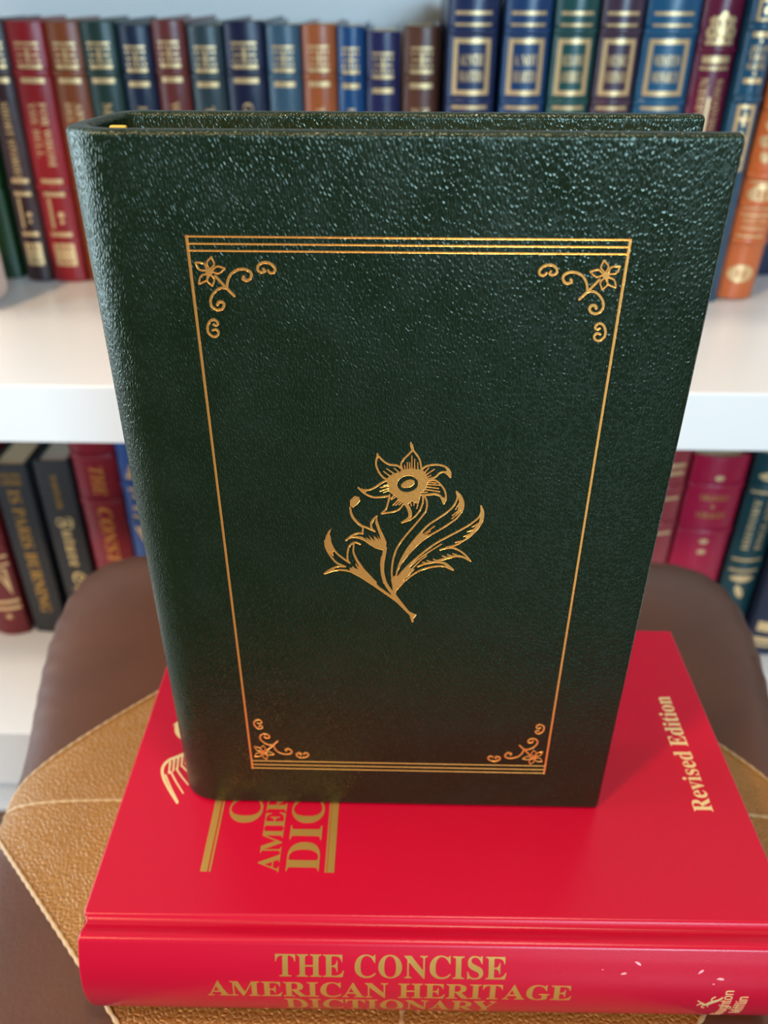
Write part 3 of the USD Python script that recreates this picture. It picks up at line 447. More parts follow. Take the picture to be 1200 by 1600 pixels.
for x, z, s, a in ((.1012, -.0085, .0011, 30), (.1078, -.0110, .0013, -10), (.1058, -.0130, .0004, 0), (.0760, -.0095, .0010, 5), (.0805, -.0060, .0012, -35), (.0690, -.0082, .0003, 0)):
    pt = affinity.rotate(affinity.scale(Polygon([(-1, -.3), (-.3, .5), (.6, .6), (1, 0), (.2, -.4)]), s, s*.6, origin=(0, 0)), a, origin=(0, 0))
    spine_print('scuff', affinity.translate(pt, x, z), M_SCUFF, 'pale worn chip in the red cloth')

# ------------------------------------------------------------------ the green leather book standing on the dictionary
gb = thing('leather_book', 'upright dark green leather book with gold flower and ruled frame', 'book', (0, 0, DT + 0.0003))
GH, GX1, GT = 0.235, 0.0778, 0.0362
BD = 0.0042
def qarc(cx, cy, rx, ry, a0, a1, n=9):
    return [(cx + rx*math.cos(t), cy + ry*math.sin(t)) for t in np.radians(np.linspace(a0, a1, n))]
GXL = -0.0797
ro = [(GX1, 0.0012), (GX1 - .0012, 0.0)] + [(x, 0.0) for x in np.linspace(.06, -.060, 7)] + qarc(GXL + .0132, .0095, .0132, .0095, -90, -180, 12)
ro += [(GXL + .0006, .014), (GXL + .0018, GT/2 + .001), (GXL + .0036, GT - .0100)] + qarc(GXL + .0115, GT - .0070, .0072, .0070, 172, 90, 9)
ro += [(x, GT) for x in np.linspace(-.060, .06, 7)] + [(GX1 - .0004, GT), (GX1 + .0008, GT - .0012)]
ri = [(GX1 + .0008, GT - BD + .0012), (GX1 - .0004, GT - BD)] + [(x, GT - BD) for x in np.linspace(.06, -.060, 7)] + qarc(GXL + .0125, GT - .0100, .0050, .0055, 90, 172, 6)
ri += [(GXL + .0056, GT/2)] + qarc(GXL + .0150, .0110, .0095, .0068, 180, 270, 6) + [(x, BD) for x in np.linspace(-.060, .06, 7)] + [(GX1 - .0012, BD), (GX1, BD - .0012)]
ring = ro + ri
if not Polygon(ring).exterior.is_ccw: ring = ring[::-1]
JX = -0.0605
fcov = part(gb, 'front_cover', loft(ring, 'z', 0, GH, .0016, 4, 8, lambda a, b: (a[0] + b[0])/2 > JX and (a[1] + b[1])/2 < GT/2), M_GREEN, 50)
part(gb, 'back_cover', loft(ring, 'z', 0, GH, .0016, 4, 8, lambda a, b: (a[0] + b[0])/2 > JX and (a[1] + b[1])/2 >= GT/2), M_GREEN, 50)
part(gb, 'spine', loft(ring, 'z', 0, GH, .0016, 4, 8, lambda a, b: (a[0] + b[0])/2 <= JX), M_GREEN, 50)
part(gb, 'page_block', rbox(GXL + .0090, GX1 - .006, BD + .0002, GT - BD - .0002, .005, GH - .0062, .0006), M_GILTPAGE, 30, 'gilt page edges')
part(gb, 'ribbon_marker', rbox(-.0700, -.0660, .0105, .0120, .2200, GH - .0006, .0004), M_HEADBAND, 30, 'gold ribbon end peeking out at the spine')
hb = [rbox(GXL + .0070 + .0003*math.sin(k), GXL + .0100, BD + .0006 + k*.0018, BD + .0022 + k*.0018, GH - .0070, GH - .0046 + .0005*math.sin(k*2.1), .0004) for k in range(15)]
part(gb, 'headband', cat(*hb), M_HEADBAND, 30, 'gold silk headband at the top of the spine')
part(gb, 'turn_in_fold', cat(rbox(GX1 - .016, GX1 - .0048, GT - BD - .0005, GT - BD + .0005, GH - .0085, GH - .0079, .0002).apply_transform(trimesh.transformations.rotation_matrix(math.radians(0), [0, 1, 0])) ,), M_GREEN, 30)
ORN = {"fills":[[[1.3,147.7],[2.1,147.3],[3.1,147.6],[4.1,147.9],[5.1,147.6],[6.2,147.5],[7.0,147.7],[7.7,146.7],[8.5,145.0],[9.1,144.2],[8.7,143.0],[8.2,141.3],[7.5,140.2],[6.8,139.6],[6.6,137.8],[6.0,136.1],[5.3,136.3],[4.3,136.9],[3.6,136.3],[2.8,135.1],[2.1,136.3],[0.8,136.9],[-0.2,138.3],[-1.4,139.2],[-2.4,140.0],[-2.2,141.7],[-2.9,142.9],[-3.2,144.3],[-2.2,145.1],[-1.3,146.0],[-0.3,146.3],[0.7,146.6]],[[-11.3,141.2],[-9.6,140.7],[-8.0,140.8],[-9.0,140.0],[-9.1,139.0]],[[12.9,138.5],[13.7,138.2],[14.1,139.4],[14.1,137.4],[13.6,136.2]],[[13.3,148.4],[14.5,147.8],[15.2,146.8],[15.2,145.1],[14.2,146.4],[12.8,146.9],[14.1,147.2]],[[17.0,140.6],[18.4,139.0],[19.4,136.6],[19.0,134.2],[18.0,132.6],[17.4,132.4],[18.1,136.3],[17.6,138.9]],[[7.4,125.9],[8.5,125.0],[10.0,125.3],[7.5,122.8],[5.3,120.2],[3.3,117.4],[1.2,114.4],[2.2,117.7],[4.7,122.4]],[[24.3,135.6],[25.4,133.4],[25.2,130.4],[24.1,127.7],[22.2,125.2],[20.5,124.2],[22.6,127.0],[24.3,130.1],[24.5,132.5]],[[18.9,119.7],[21.1,117.8],[22.7,115.6],[20.7,116.8],[21.1,117.3]],[[14.3,114.8],[15.7,114.2],[17.6,112.2],[15.6,113.2]],[[0.4,104.5],[-0.8,104.5],[-1.3,108.5],[-0.3,109.7],[0.8,109.4],[2.6,112.0],[4.9,114.7],[4.1,112.9],[5.5,112.1],[2.6,108.2],[1.4,106.2]],[[-19.5,126.8],[-20.1,124.6],[-19.7,121.6],[-18.5,118.8],[-19.3,118.3],[-19.1,116.7],[-20.2,118.0],[-21.3,120.0],[-21.6,122.4],[-21.1,124.3],[-20.3,126.0]],[[-22.2,109.9],[-20.2,112.0],[-18.8,111.9],[-20.5,110.7]],[[-14.2,111.1],[-12.4,110.0],[-10.3,108.6],[-8.3,106.9],[-6.4,106.7],[-8.7,110.0],[-10.5,112.9],[-11.2,111.7],[-12.6,112.3],[-14.3,112.5]],[[-15.2,122.6],[-13.3,123.7],[-11.5,123.5],[-9.7,122.6],[-8.2,121.3],[-6.4,120.0],[-4.1,119.2],[-3.1,120.6],[-3.0,122.2],[-3.8,124.6],[-4.9,127.3],[-5.6,129.7],[-5.9,131.7],[-6.4,129.3],[-5.7,126.8],[-5.2,125.2],[-4.7,123.1],[-5.8,124.6],[-5.2,123.0],[-6.9,124.5],[-6.5,122.7],[-8.3,124.6],[-7.5,122.7],[-9.3,124.0],[-8.4,122.7],[-10.4,124.1],[-12.4,124.4],[-13.5,124.0]],[[-12.9,134.3],[-13.7,135.2],[-13.6,137.0],[-12.3,138.4],[-11.0,138.0],[-10.7,136.8],[-11.6,135.5]],[[-11.6,109.3],[-6.9,105.5],[-1.5,100.9],[0.4,99.1],[4.5,94.0],[5.2,91.2],[5.8,91.2],[5.8,92.7],[6.7,94.3],[5.7,94.7],[4.3,95.6],[2.2,98.9],[0.1,102.2],[-0.7,102.5],[-1.7,102.2],[-5.1,105.2],[-7.7,108.6],[-9.6,111.8],[-11.5,115.2]],[[-0.8,101.9],[-1.1,105.7],[-1.5,108.2],[-0.7,109.5],[0.6,109.5],[2.2,111.5],[5.3,112.2],[4.0,109.8],[2.1,107.8],[0.5,105.0],[0.0,102.7]]],"holes":[[[5.9,143.3],[5.9,142.6],[5.8,141.9],[5.4,141.2],[4.9,140.7],[4.2,140.3],[3.4,140.0],[2.7,139.9],[1.9,140.0],[1.2,140.3],[0.7,140.8],[0.3,141.3],[0.1,142.0],[0.0,142.7],[0.2,143.4],[0.6,144.1],[1.1,144.6],[1.8,145.1],[2.5,145.3],[3.3,145.4],[4.1,145.3],[4.7,145.0],[5.3,144.5],[5.7,144.0]]],"inner":[[1.1,142.4],[1.7,143.2],[2.7,143.9],[3.9,144.2],[4.9,143.8],[5.0,142.8],[4.5,142.1],[3.5,141.5],[2.7,141.4],[1.7,141.4],[1.1,141.8]],"strokes":[[[2.6,2.2,1.2],[[4.1,147.5],[4.0,151.9]]],[[2.6,2.2,1.2],[[4.9,147.5],[4.8,150.8]]],[[2.6,2.2,1.2],[[5.8,147.4],[5.7,149.7]]],[[2.6,2.2,1.2],[[3.5,147.5],[3.4,149.7]]],[[2.6,2.2,1.2],[[2.8,147.5],[2.8,149.7]]],[[2.6,2.2,1.2],[[2.2,147.2],[2.0,148.8]]],[[2.6,2.2,1.2],[[-0.8,145.9],[-3.0,147.6]]],[[2.6,2.2,1.2],[[-2.0,145.1],[-3.9,146.7]]],[[2.6,2.2,1.2],[[0.7,146.2],[-0.9,147.8]]],[[2.6,2.2,1.2],[[-2.0,142.0],[-4.9,141.4]]],[[2.6,2.2,1.2],[[-2.0,141.4],[-5.0,140.1]]],[[2.6,2.2,1.2],[[-2.2,140.6],[-4.0,139.7]]],[[2.6,2.2,1.2],[[-2.0,142.6],[-3.9,142.0]]],[[2.6,2.2,1.2],[[-0.7,139.2],[-1.8,137.7]]],[[2.6,2.2,1.2],[[-0.1,138.6],[-1.7,137.3]]],[[2.6,2.2,1.2],[[0.6,137.7],[-1.2,135.4]]],[[2.6,2.2,1.2],[[1.1,137.2],[-0.4,135.4]]],[[2.6,2.2,1.2],[[1.7,136.9],[0.6,135.6]]],[[2.6,2.2,1.2],[[3.8,137.2],[4.2,135.3]]],[[2.6,2.2,1.2],[[4.8,137.5],[5.0,135.5]]],[[2.6,2.2,1.2],[[6.7,139.4],[5.8,134.4]]],[[2.6,2.2,1.2],[[7.6,146.4],[8.9,148.1]]],[[2.6,2.2,1.2],[[8.0,145.7],[10.5,147.6]]],[[2.6,2.2,1.2],[[8.3,144.9],[9.5,145.6]]],[[2.6,2.2,1.2],[[8.5,143.5],[11.1,143.1]]],[[2.6,2.2,1.2],[[8.3,142.7],[12.4,142.4]]],[[2.6,2.2,1.2],[[8.1,141.9],[11.9,141.3]]],[[2.6,2.2,1.2],[[7.9,141.0],[12.3,140.2]]],[[2.6,2.2,1.2],[[6.9,140.0],[8.7,140.0]]],[[3,3,3],[[1.3,147.6],[1.0,149.1],[1.6,150.6],[2.8,152.0],[4.2,153.7]]],[[3,3,3],[[4.2,153.8],[5.4,152.2],[6.3,150.5],[6.8,147.8]]],[[2,5,4.5],[[3.6,156.1],[3.9,155.0],[4.2,153.8]]],[[3,3,3],[[1.1,147.8],[-0.1,148.7],[-2.3,149.0],[-3.9,150.0],[-5.6,151.9]]],[[3,3,3],[[-5.6,152.2],[-6.1,149.3],[-5.4,146.8],[-4.1,144.8],[-2.8,144.0]]],[[2,3,4],[[-5.7,152.5],[-5.7,152.0],[-5.6,151.5]]],[[3,3,3],[[-3.1,143.8],[-4.7,142.8],[-6.4,141.4],[-8.1,140.5],[-9.6,140.3]]],[[3,3,3],[[-11.2,141.2],[-9.4,139.3],[-7.1,138.1],[-4.9,138.1],[-2.7,138.5]]],[[3,3,3],[[-2.2,138.9],[-2.5,136.8],[-3.2,134.1],[-4.5,132.5]]],[[3,3,3],[[-4.5,132.5],[-1.9,132.9],[0.1,133.6],[1.2,134.7],[1.9,136.0]]],[[6,6,2],[[2.3,136.6],[3.7,133.7],[3.7,131.3],[1.5,129.4]]],[[3,3,3],[[1.5,129.4],[3.9,130.4],[5.6,131.9],[6.8,134.0],[7.5,136.4],[7.5,138.6]]],[[3,3,3],[[9.1,144.0],[10.7,144.1],[12.2,142.9],[13.5,141.1],[14.1,139.1],[14.1,137.4],[13.6,136.2]]],[[4,4,3],[[7.2,139.0],[9.2,139.2],[11.1,139.4],[12.6,138.6],[13.6,136.2]]],[[3,3,3],[[7.0,147.7],[8.1,148.6],[10.1,149.1],[12.2,149.0],[14.0,148.2],[15.0,146.8],[15.1,145.1]]],[[3,3,3],[[9.1,144.5],[10.7,145.0],[12.1,146.5],[13.3,146.8],[14.3,146.1],[15.1,145.1]]],[[3,3,3],[[8.0,138.7],[8.7,136.7],[8.5,133.7],[7.0,131.0],[4.6,127.4],[2.4,124.2],[0.6,121.1],[-0.6,117.6],[-1.2,113.7],[-1.3,110.1],[-0.9,106.8],[-0.5,104.5]]],[[3,3,3],[[17.1,140.3],[17.5,138.3],[16.6,135.6],[15.0,133.5],[12.3,131.1],[9.4,128.7],[7.2,125.9],[5.0,122.7],[3.2,119.6],[1.5,115.7],[0.4,111.8],[0.0,109.2]]],[[3,3,3],[[17.1,140.3],[18.4,138.9],[19.3,136.6],[19.1,133.9],[17.6,131.2],[15.4,129.1],[12.7,126.9],[10.0,125.0],[7.5,122.8],[5.3,120.2],[3.3,117.4],[1.5,114.4],[0.4,111.8]]],[[2.2,2.2,1.2],[[11.2,128.2],[7.7,125.1]]],[[2.2,2.2,1.2],[[10.0,126.5],[7.0,123.6]]],[[2.2,2.2,1.2],[[18.2,136.7],[17.1,134.2]]],[[2.2,2.2,1.2],[[18.1,134.0],[16.3,132.1]]],[[2.2,2.2,1.2],[[17.6,132.6],[16.2,131.0]]],[[3,3,3],[[24.5,135.5],[24.7,133.7],[24.1,131.6],[22.2,129.5],[19.8,127.6],[16.6,125.4],[13.6,123.4],[10.9,121.3],[7.9,118.4],[4.9,115.1],[2.6,112.2],[0.7,109.4]]],[[3,3,3],[[24.5,135.5],[25.3,133.4],[25.2,130.4],[24.1,127.7],[22.0,124.9],[19.8,123.0],[17.6,121.4],[15.0,120.6]]],[[2.5,2,1.2],[[24.2,129.5],[22.3,128.1]]],[[2.5,2,1.2],[[23.1,127.4],[21.0,126.4]]],[[2.5,2,1.2],[[21.7,125.5],[20.0,124.7]]],[[2.5,2,1.2],[[19.3,123.0],[17.6,122.5]]],[[3,3,3],[[13.2,119.7],[15.3,120.4],[17.4,120.4],[19.5,119.2],[21.1,117.7],[22.6,115.7]]],[[3,4.5,3],[[22.5,115.8],[20.4,117.1],[18.3,117.5],[16.0,116.9],[13.9,116.1],[11.4,115.1],[8.8,114.4],[6.6,113.3]]],[[2.5,2,1.2],[[15.2,117.0],[13.9,117.5]]],[[2.5,2,1.2],[[17.0,117.4],[15.5,118.0]]],[[2.5,2,1.2],[[18.4,117.8],[17.1,118.4]]],[[2.5,2,1.2],[[10.9,115.1],[9.4,115.6]]],[[2.5,2,1.2],[[12.4,115.6],[11.3,116.2]]],[[2.5,2,1.2],[[9.6,114.6],[8.1,115.0]]],[[3,4,3],[[11.1,115.1],[13.5,115.0],[15.3,114.4],[17.5,112.3]]],[[3,3,3],[[17.5,112.2],[15.1,113.4],[13.0,113.6],[10.4,113.1],[7.6,112.0],[5.0,110.1],[2.7,107.7],[1.4,106.0],[0.4,104.5]]],[[2.2,2.2,2.2],[[13.5,121.8],[10.2,119.2],[6.7,116.1],[4.1,113.2]]],[[1.6,2.2,2.2],[[9.2,117.5],[7.2,115.5],[4.9,112.5]]],[[1.6,2.2,2.2],[[5.5,112.2],[3.1,110.6]]],[[3,3,3],[[-20.1,124.4],[-19.7,121.4],[-18.4,118.4],[-16.4,116.2],[-14.2,114.3]]],[[3,3,3],[[-21.5,122.4],[-21.3,120.0],[-20.0,116.9],[-18.3,114.4],[-15.9,113.0]]],[[3,3,3],[[-14.2,114.3],[-14.8,115.3],[-14.8,118.1],[-14.3,120.4],[-13.4,121.5],[-12.2,122.0],[-10.9,121.3]]],[[2.5,4,5],[[-12.8,121.5],[-13.0,118.5],[-12.1,115.7],[-10.8,112.9],[-8.7,110.0],[-6.4,106.9]]],[[3,3,3],[[-15.6,112.9],[-17.9,112.9],[-20.2,111.7],[-22.1,110.1]]],[[3,3,3],[[-22.1,110.1],[-19.8,111.1],[-17.2,111.6],[-14.5,111.2],[-12.4,110.0],[-10.3,108.6],[-8.5,107.1]]],[[1.5,2.5,3],[[-12.3,113.8],[-11.0,111.2]]],[[1.5,2.5,3],[[-13.3,112.8],[-12.2,111.4]]],[[3,3,3],[[-15.2,122.7],[-13.5,124.4],[-11.7,125.3],[-10.1,125.2]]],[[3,3,3],[[-10.2,125.2],[-10.0,127.4]]],[[3,3,3],[[-10.6,128.2],[-8.6,127.3],[-6.5,126.1]]],[[3,4,3],[[-6.7,126.2],[-7.5,127.5],[-7.5,129.1],[-6.8,130.5],[-5.9,131.5]]],[[3,4.5,4],[[-13.7,134.5],[-13.3,131.9],[-12.1,129.7],[-10.2,127.8]]],[[6,6,6],[[-3.4,120.1],[-3.8,116.9],[-4.2,113.8],[-4.1,110.4],[-3.4,107.0]]],[[5.5,5.5,6],[[-4.1,116.7],[-4.4,113.8],[-4.0,110.2],[-3.3,107.0],[-1.9,104.2],[-0.3,102.0]]]],"cf":[[[-46.5,203.2],[-46.6,202.8],[-47.0,202.4],[-47.4,202.3],[-47.8,202.3],[-48.1,202.6],[-48.3,202.9],[-48.2,203.4],[-48.0,203.7],[-47.6,204.0],[-47.2,204.0],[-46.8,203.9],[-46.5,203.6]]],"cs":[[[2.8,2.8,2.8],[[-47.2,203.7],[-46.1,204.7],[-45.9,205.4],[-46.2,206.2],[-46.4,206.8],[-46.9,206.3],[-47.5,205.7],[-47.7,204.9],[-47.2,203.7]]],[[2.8,2.8,2.8],[[-46.8,203.3],[-45.5,202.7],[-44.7,202.9],[-44.0,203.5],[-43.4,204.0],[-44.0,204.2],[-44.9,204.5],[-45.7,204.3],[-46.8,203.3]]],[[2.8,2.8,2.8],[[-47.3,202.6],[-48.0,201.4],[-48.0,200.6],[-47.4,200.0],[-47.0,199.6],[-46.7,200.2],[-46.3,201.0],[-46.4,201.7],[-47.3,202.6]]],[[2.8,2.8,2.8],[[-47.8,202.7],[-49.2,202.3],[-49.8,201.7],[-50.1,200.8],[-50.2,200.1],[-49.5,200.4],[-48.6,200.7],[-48.1,201.3],[-47.8,202.7]]],[[2.8,2.8,2.8],[[-47.8,203.5],[-48.2,204.9],[-48.9,205.3],[-49.8,205.4],[-50.5,205.4],[-50.3,204.8],[-50.0,203.9],[-49.3,203.5],[-47.8,203.5]]],[[4,4.5,4.5],[[-46.0,202.1],[-43.9,199.6],[-41.7,197.1]]],[[4,4.5,5],[[-43.4,199.1],[-43.0,200.9],[-42.1,202.5],[-40.7,203.5],[-39.0,203.9],[-37.5,203.5],[-36.9,202.6],[-37.3,201.5],[-38.2,201.0],[-39.1,201.4],[-38.9,202.0]]],[[4,4.5,5],[[-43.4,199.0],[-44.9,199.1],[-46.4,198.2],[-47.5,196.8],[-47.9,195.4],[-47.5,194.1],[-46.3,193.4],[-45.0,193.8],[-44.5,194.8],[-44.9,195.5],[-45.8,195.5],[-46.2,194.8]]],[[4,4.5,4],[[-33.8,204.0],[-33.5,203.4],[-34.3,203.1],[-35.2,203.6],[-35.1,204.7],[-34.0,205.5],[-32.6,205.5],[-31.4,204.9],[-30.9,203.9],[-31.3,203.1],[-32.2,203.0],[-32.7,203.6]]],[[4,4.5,4],[[-47.8,189.6],[-47.1,189.3],[-46.6,189.8],[-47.0,190.6],[-47.8,190.9],[-48.8,190.2],[-49.4,188.8],[-49.3,187.3],[-48.2,186.3],[-47.1,186.6],[-46.7,187.6],[-47.3,188.3],[-48.2,188.0]]]]}
def dish(g, lip, h0, h1):
    """stamped foil: a proud rim that slopes down to a sunken floor (rim at h0, floor at h1, outer wall down to -h0)"""
    V, Fc = [], []
    def add(pg, zf):
        v, f = trimesh.creation.triangulate_polygon(pg, engine='earcut')
        k = sum(len(x) for x in V); V.append(np.column_stack([v[:, :2], zf(v[:, :2])])); Fc.append(f + k)
    floor = g.buffer(-lip, 3)
    for pg in polys(floor): add(pg, lambda v: np.full(len(v), h1))
    rim = g.difference(floor)
    for pg in polys(rim):
        def zf(v):
            d = np.array([g.boundary.distance(Point(x)) for x in v]); return np.where(d > lip*.5, h1, h0)
        add(pg, zf)
    for pg in polys(g):
        for R in (pg.exterior, *pg.interiors):
            c = np.array(R.coords)[:-1]; m = len(c); k = sum(len(x) for x in V); j = (np.arange(m) + 1) % m; i = np.arange(m)
            V.append(np.vstack([np.column_stack([c, np.full(m, h0)]), np.column_stack([c, np.full(m, -.0001)])]))
            Fc.append(k + np.vstack([np.column_stack([i, i + m, j + m]), np.column_stack([i, j + m, j])]))
    m = trimesh.Trimesh(np.vstack(V), np.vstack(Fc), process=False)
    flip = m.face_normals[:, 2] < -.2
    f = m.faces.copy(); f[flip] = f[flip][:, ::-1]; return trimesh.Trimesh(m.vertices, f, process=False)
def foil(name, g, label=None):
    m = upright(dish(g.simplify(.00002), .00013, .00016, .00003)); m.apply_translation((0, 0, -.0003)); part(fcov, name, m, M_FOIL, False, label)
mm = lambda p: [(x/1000, z/1000) for x, z in p]
PXMM = 0.000185
fl = unary_union([Polygon(mm(p)).buffer(0) for p in ORN['fills']] ).difference(Polygon(mm(ORN['holes'][0])).buffer(0))
flower = unary_union([fl, Polygon(mm(ORN['inner'])).buffer(0)] + [stroke(mm(p), [w*PXMM for w in ws]) for ws, p in ORN['strokes']])
foil('flower_emblem', flower, 'gold stamped flower with buds and curling leaves')
FX0, FX1, FZ0, FZ1 = -.0520, .0553, .0200, .2117
foil('frame_rule', sbox(FX0 - .0003, FZ0 - .0003, FX0 + .0004, FZ1 + .0003)); foil('frame_rule', sbox(FX1 - .0004, FZ0 - .0003, FX1 + .0003, FZ1 + .0003))
for z in (FZ1, FZ1 - .00172, FZ1 - .0034, FZ0 + .0001, FZ0 + .0020, FZ0 + .0040): foil('frame_rule', sbox(FX0, z - .00019, FX1, z + .00019))
corner = unary_union([Polygon(mm(p)).buffer(0) for p in ORN['cf']] + [stroke(mm(p), [w*.000145 for w in ws]) for ws, p in ORN['cs']])
XM, ZM = (FX0 + FX1)/2, (FZ0 + FZ1)/2
for sx in (1, -1):
    for sz in (1, -1):
        foil('corner_ornament', affinity.scale(corner, sx, sz, origin=(XM, ZM)), 'gold stamped corner spray of a small flower and scrolls')

# ------------------------------------------------------------------ books on the shelves
def surf(w, sag): return lambda x: sag*(np.clip(2*x/w, -1, 1))**2
def decor(parent, name, g, w, sag, mat, y0=0.0, d=.0005, label=None):
    """flat drawing g in (x, z) laid onto the convex spine"""
    if not polys(g): return
    m = extrude(g, d); v, f = trimesh.remesh.subdivide_to_size(m.vertices, m.faces, .004)
    P = np.column_stack([v[:, 0], surf(w, sag)(v[:, 0]) - v[:, 2] + y0, v[:, 1]])
    part(parent, name, trimesh.Trimesh(P, f, process=False), mat, False, label)
def rect(cx, cz, w, h): return sbox(cx - w/2, cz - h/2, cx + w/2, cz + h/2)
def down(g, cx, ztop):           # lettering turned to read downwards, starting at ztop, centred on cx
    g = affinity.rotate(g, -90, origin=(0, 0)); x0, y0, x1, y1 = g.bounds; return affinity.translate(g, cx - (x0 + x1)/2, ztop - y1)
def upw(g, cx, ztop):
    g = affinity.rotate(g, 90, origin=(0, 0)); x0, y0, x1, y1 = g.bounds; return affinity.translate(g, cx - (x0 + x1)/2, ztop - y1)
def book(label, group, x0, x1, yf, z0, h, depth, col, lean=0, sag=.004, bands=(), rough=.25, paper=None, flat=False, over=.0022, top_round=True, bump=True):
    w = x1 - x0
    mat = plain('cover_%03d' % len(LOOKS), col, rough, 0, ('grain', 700.0, .00004) if bump else ('noise', 900., .00005), .5, 0, .12)
    b = thing('shelf_book', label, 'book', ((x0 + x1)/2, yf, z0 + .0002 + w/2*math.sin(math.radians(abs(lean)))), (0, lean, 0) if lean else None, group)
    n = 15; xs = np.linspace(-w/2, w/2, n); y = surf(w, sag)(xs)
    t = .0028
    ring = [(x, yy) for x, yy in zip(xs, y)] + [(w/2, sag + .006), (w/2 - .001, sag + .006)] + [(x*(1 - 2*t/w), yy + t) for x, yy in zip(xs[::-1], y[::-1])] + [(-w/2 + .001, sag + .006), (-w/2, sag + .006)]
    sp = part(b, 'spine', loft(ring, 'z', 0, h, .0012, 3, 1), mat, 40)
    for s in (-1, 1):
        part(b, 'cover_board', rbox(min(s*w/2, s*(w/2 - t)), max(s*w/2, s*(w/2 - t)), sag + .0062, depth, 0, h, .0009), mat, 30)
    part(b, 'page_block', tbox(-w/2 + t + .0001, w/2 - t - .0001, sag + .0035, depth - .004, .003, h - .0035), paper or M_GILTPAGE, False)
    for bz in bands:
        pr = [(x*1.0, yy - .0024) for x, yy in zip(xs, y)] + [(x, yy + .0024) for x, yy in zip(xs[::-1], y[::-1])]
        part(sp, 'raised_band', loft(pr, 'z', bz - .0029, bz + .0029, .0023, 5, 1), mat, 60)
    return sp, w, sag
def ornament(w, z0, z1):
    """the stamped panel of the small books: rules, rows of dots, a cross"""
    W, H = w*.62, z1 - z0; g = [rect(0, z1 - H*.06, W, H*.08), rect(0, z0 + H*.09, W, H*.14), rect(0, z0 + H*.52, W*.92, H*.055), rect(0, z0 + H*.52, w*.075, H*.62)]
    for zz in (.75, .31):
        for k in (-2, -1, 1, 2): g.append(Point(k*W*.21, z0 + H*zz).buffer(H*.055, 4))
    return unary_union(g)
SMALL = 'small leather books of one height, left part of upper shelf'
H0 = .2082
def small(label, x0, x1, col, title, top=0, lean=0, yf=.546, second=None, gilt=M_GILT, orn=True, seed=0):
    b, w, s = book(label, SMALL, x0 + .0003, x1 - .0003, yf, Z_UP, H0 + top, .140, col, lean, .0045, (.1718 + top, .0825))
    o = top
    decor(b, 'gilt_ornament', ornament(w, .1745 + o, .1940 + o), w, s, gilt)
    decor(b, 'gilt_rule', rect(0, .1662 + o, w*.62, .0038), w, s, gilt)
    for k, (t, cx) in enumerate(((title, second and w*.13 or 0), (second, -w*.15))):
        if t:
            g, tw = text(t, w*.19 if second else w*.24); g = affinity.scale(g, min(1, .062/tw), 1, origin=(0, 0)); decor(b, 'title_lettering', down(g, cx, .1500 + o), w, s, gilt)
    for z, hh in ((.0882, .0035), (.0775, .0035), (.0430, .0035)): decor(b, 'gilt_rule', rect(0, z, w*.60, hh), w, s, gilt)
    decor(b, 'spine_device', unary_union([rect(-w*.18, .061, w*.10, .026), Point(w*.10, .060).buffer(w*.09, 5), Point(w*.10, .054).buffer(w*.06, 5)]), w, s, gilt)
    g = rect(0, .025, w*.60, .020).difference(unary_union([Point(k*w*.15, .025 + q*.006).buffer(w*.045, 4) for k in (-1, 0, 1) for q in (-1, 1)]))
    decor(b, 'gilt_ornament', g, w, s, gilt)
    return b
c = srgb
small('dark brown-maroon leather book at far left, beside the bright red one', -.3470, -.3222, c(52, 30, 32), 'SHORT STORIES', .000, 1.2, .5480)
small('bright red small leather book between dark maroon and tan-brown ones', -.3215+.0, -.2900, c(140, 22, 30), 'FOR WHOM', 0, .8, .5470, 'THE BELL')
small('tan-brown small leather book right of the bright red one', -.2890, -.2597, c(128, 62, 30), 'ART', 0, .6, .547, 'DEL')
small('dark bottle-green small leather book right of the tan-brown one', -.2594, -.2296, c(26, 52, 46), 'MAN', .0004)
small('dark navy small leather book between bottle-green and reddish-brown ones', -.2291, -.2018, c(18, 34, 58), 'LIVING', -.0020)
small('reddish-brown small leather book between dark navy and grey-green ones', -.2014, -.1742, c(104, 44, 40), 'WALDEN', .0015)
small('grey-green small leather book left of the widest navy one', -.1733, -.1446, c(44, 60, 66), 'TITLES', -.0020)
small('midnight-navy small leather book, widest of the row', -.1442, -.1108, c(14, 24, 54), 'GOLD', .0010)
small('slate-blue small leather book left of the orange-tan one', -.1102, -.0820, c(56, 84, 102), '', -.0015)
small('orange-tan small leather book between slate-blue and bright blue ones', -.0814, -.0537, c(164, 84, 42), 'TALES', -.0012)
small('bright blue narrow leather book right of the orange-tan one', -.0534, -.0306, c(14, 66, 112), 'FIELD', -.0025)
small('purple-navy small leather book, shortest of the row', -.0302, -.0020, c(32, 32, 74), 'HOME', -.0058)
small('brown small leather book beside the first tall navy book', .0000, .0302, c(94, 54, 40), 'NOVEL', -.0020, 0, .546, 'ZION')
TALL = 'tall leather books with gold-framed titles, right part of upper shelf'
def tall(label, x0, x1, col, a, b_, yf=.5155):
    b, w, s = book(label, TALL, x0 + .0004, x1 - .0004, yf, Z_UP, .2275, .165, col, 0, .0065, (.2045, .1560, .1080, .0600))
    for z in (.2158, .2080): decor(b, 'gilt_rule', rect(0, z, w*.72, .0022), w, s, M_GILT)
    fr = rect(0, .1800, w*.74, .0385); decor(b, 'title_frame', fr.difference(rect(0, .1800, w*.74 - .0062, .0385 - .0066)), w, s, M_GILT)
    for t, z in ((a, .1848), (b_, .1738)):
        g, tw = text(t, .0072); g = affinity.scale(g, w*.50/tw if tw > w*.36 else 1, 1, origin=(0, 0)); decor(b, 'title_lettering', centred(g, 0, z), w, s, M_GILT)
    for z in (.1520, .1120, .1040, .0640, .0560): decor(b, 'gilt_rule', rect(0, z, w*.72, .0022), w, s, M_GILT)
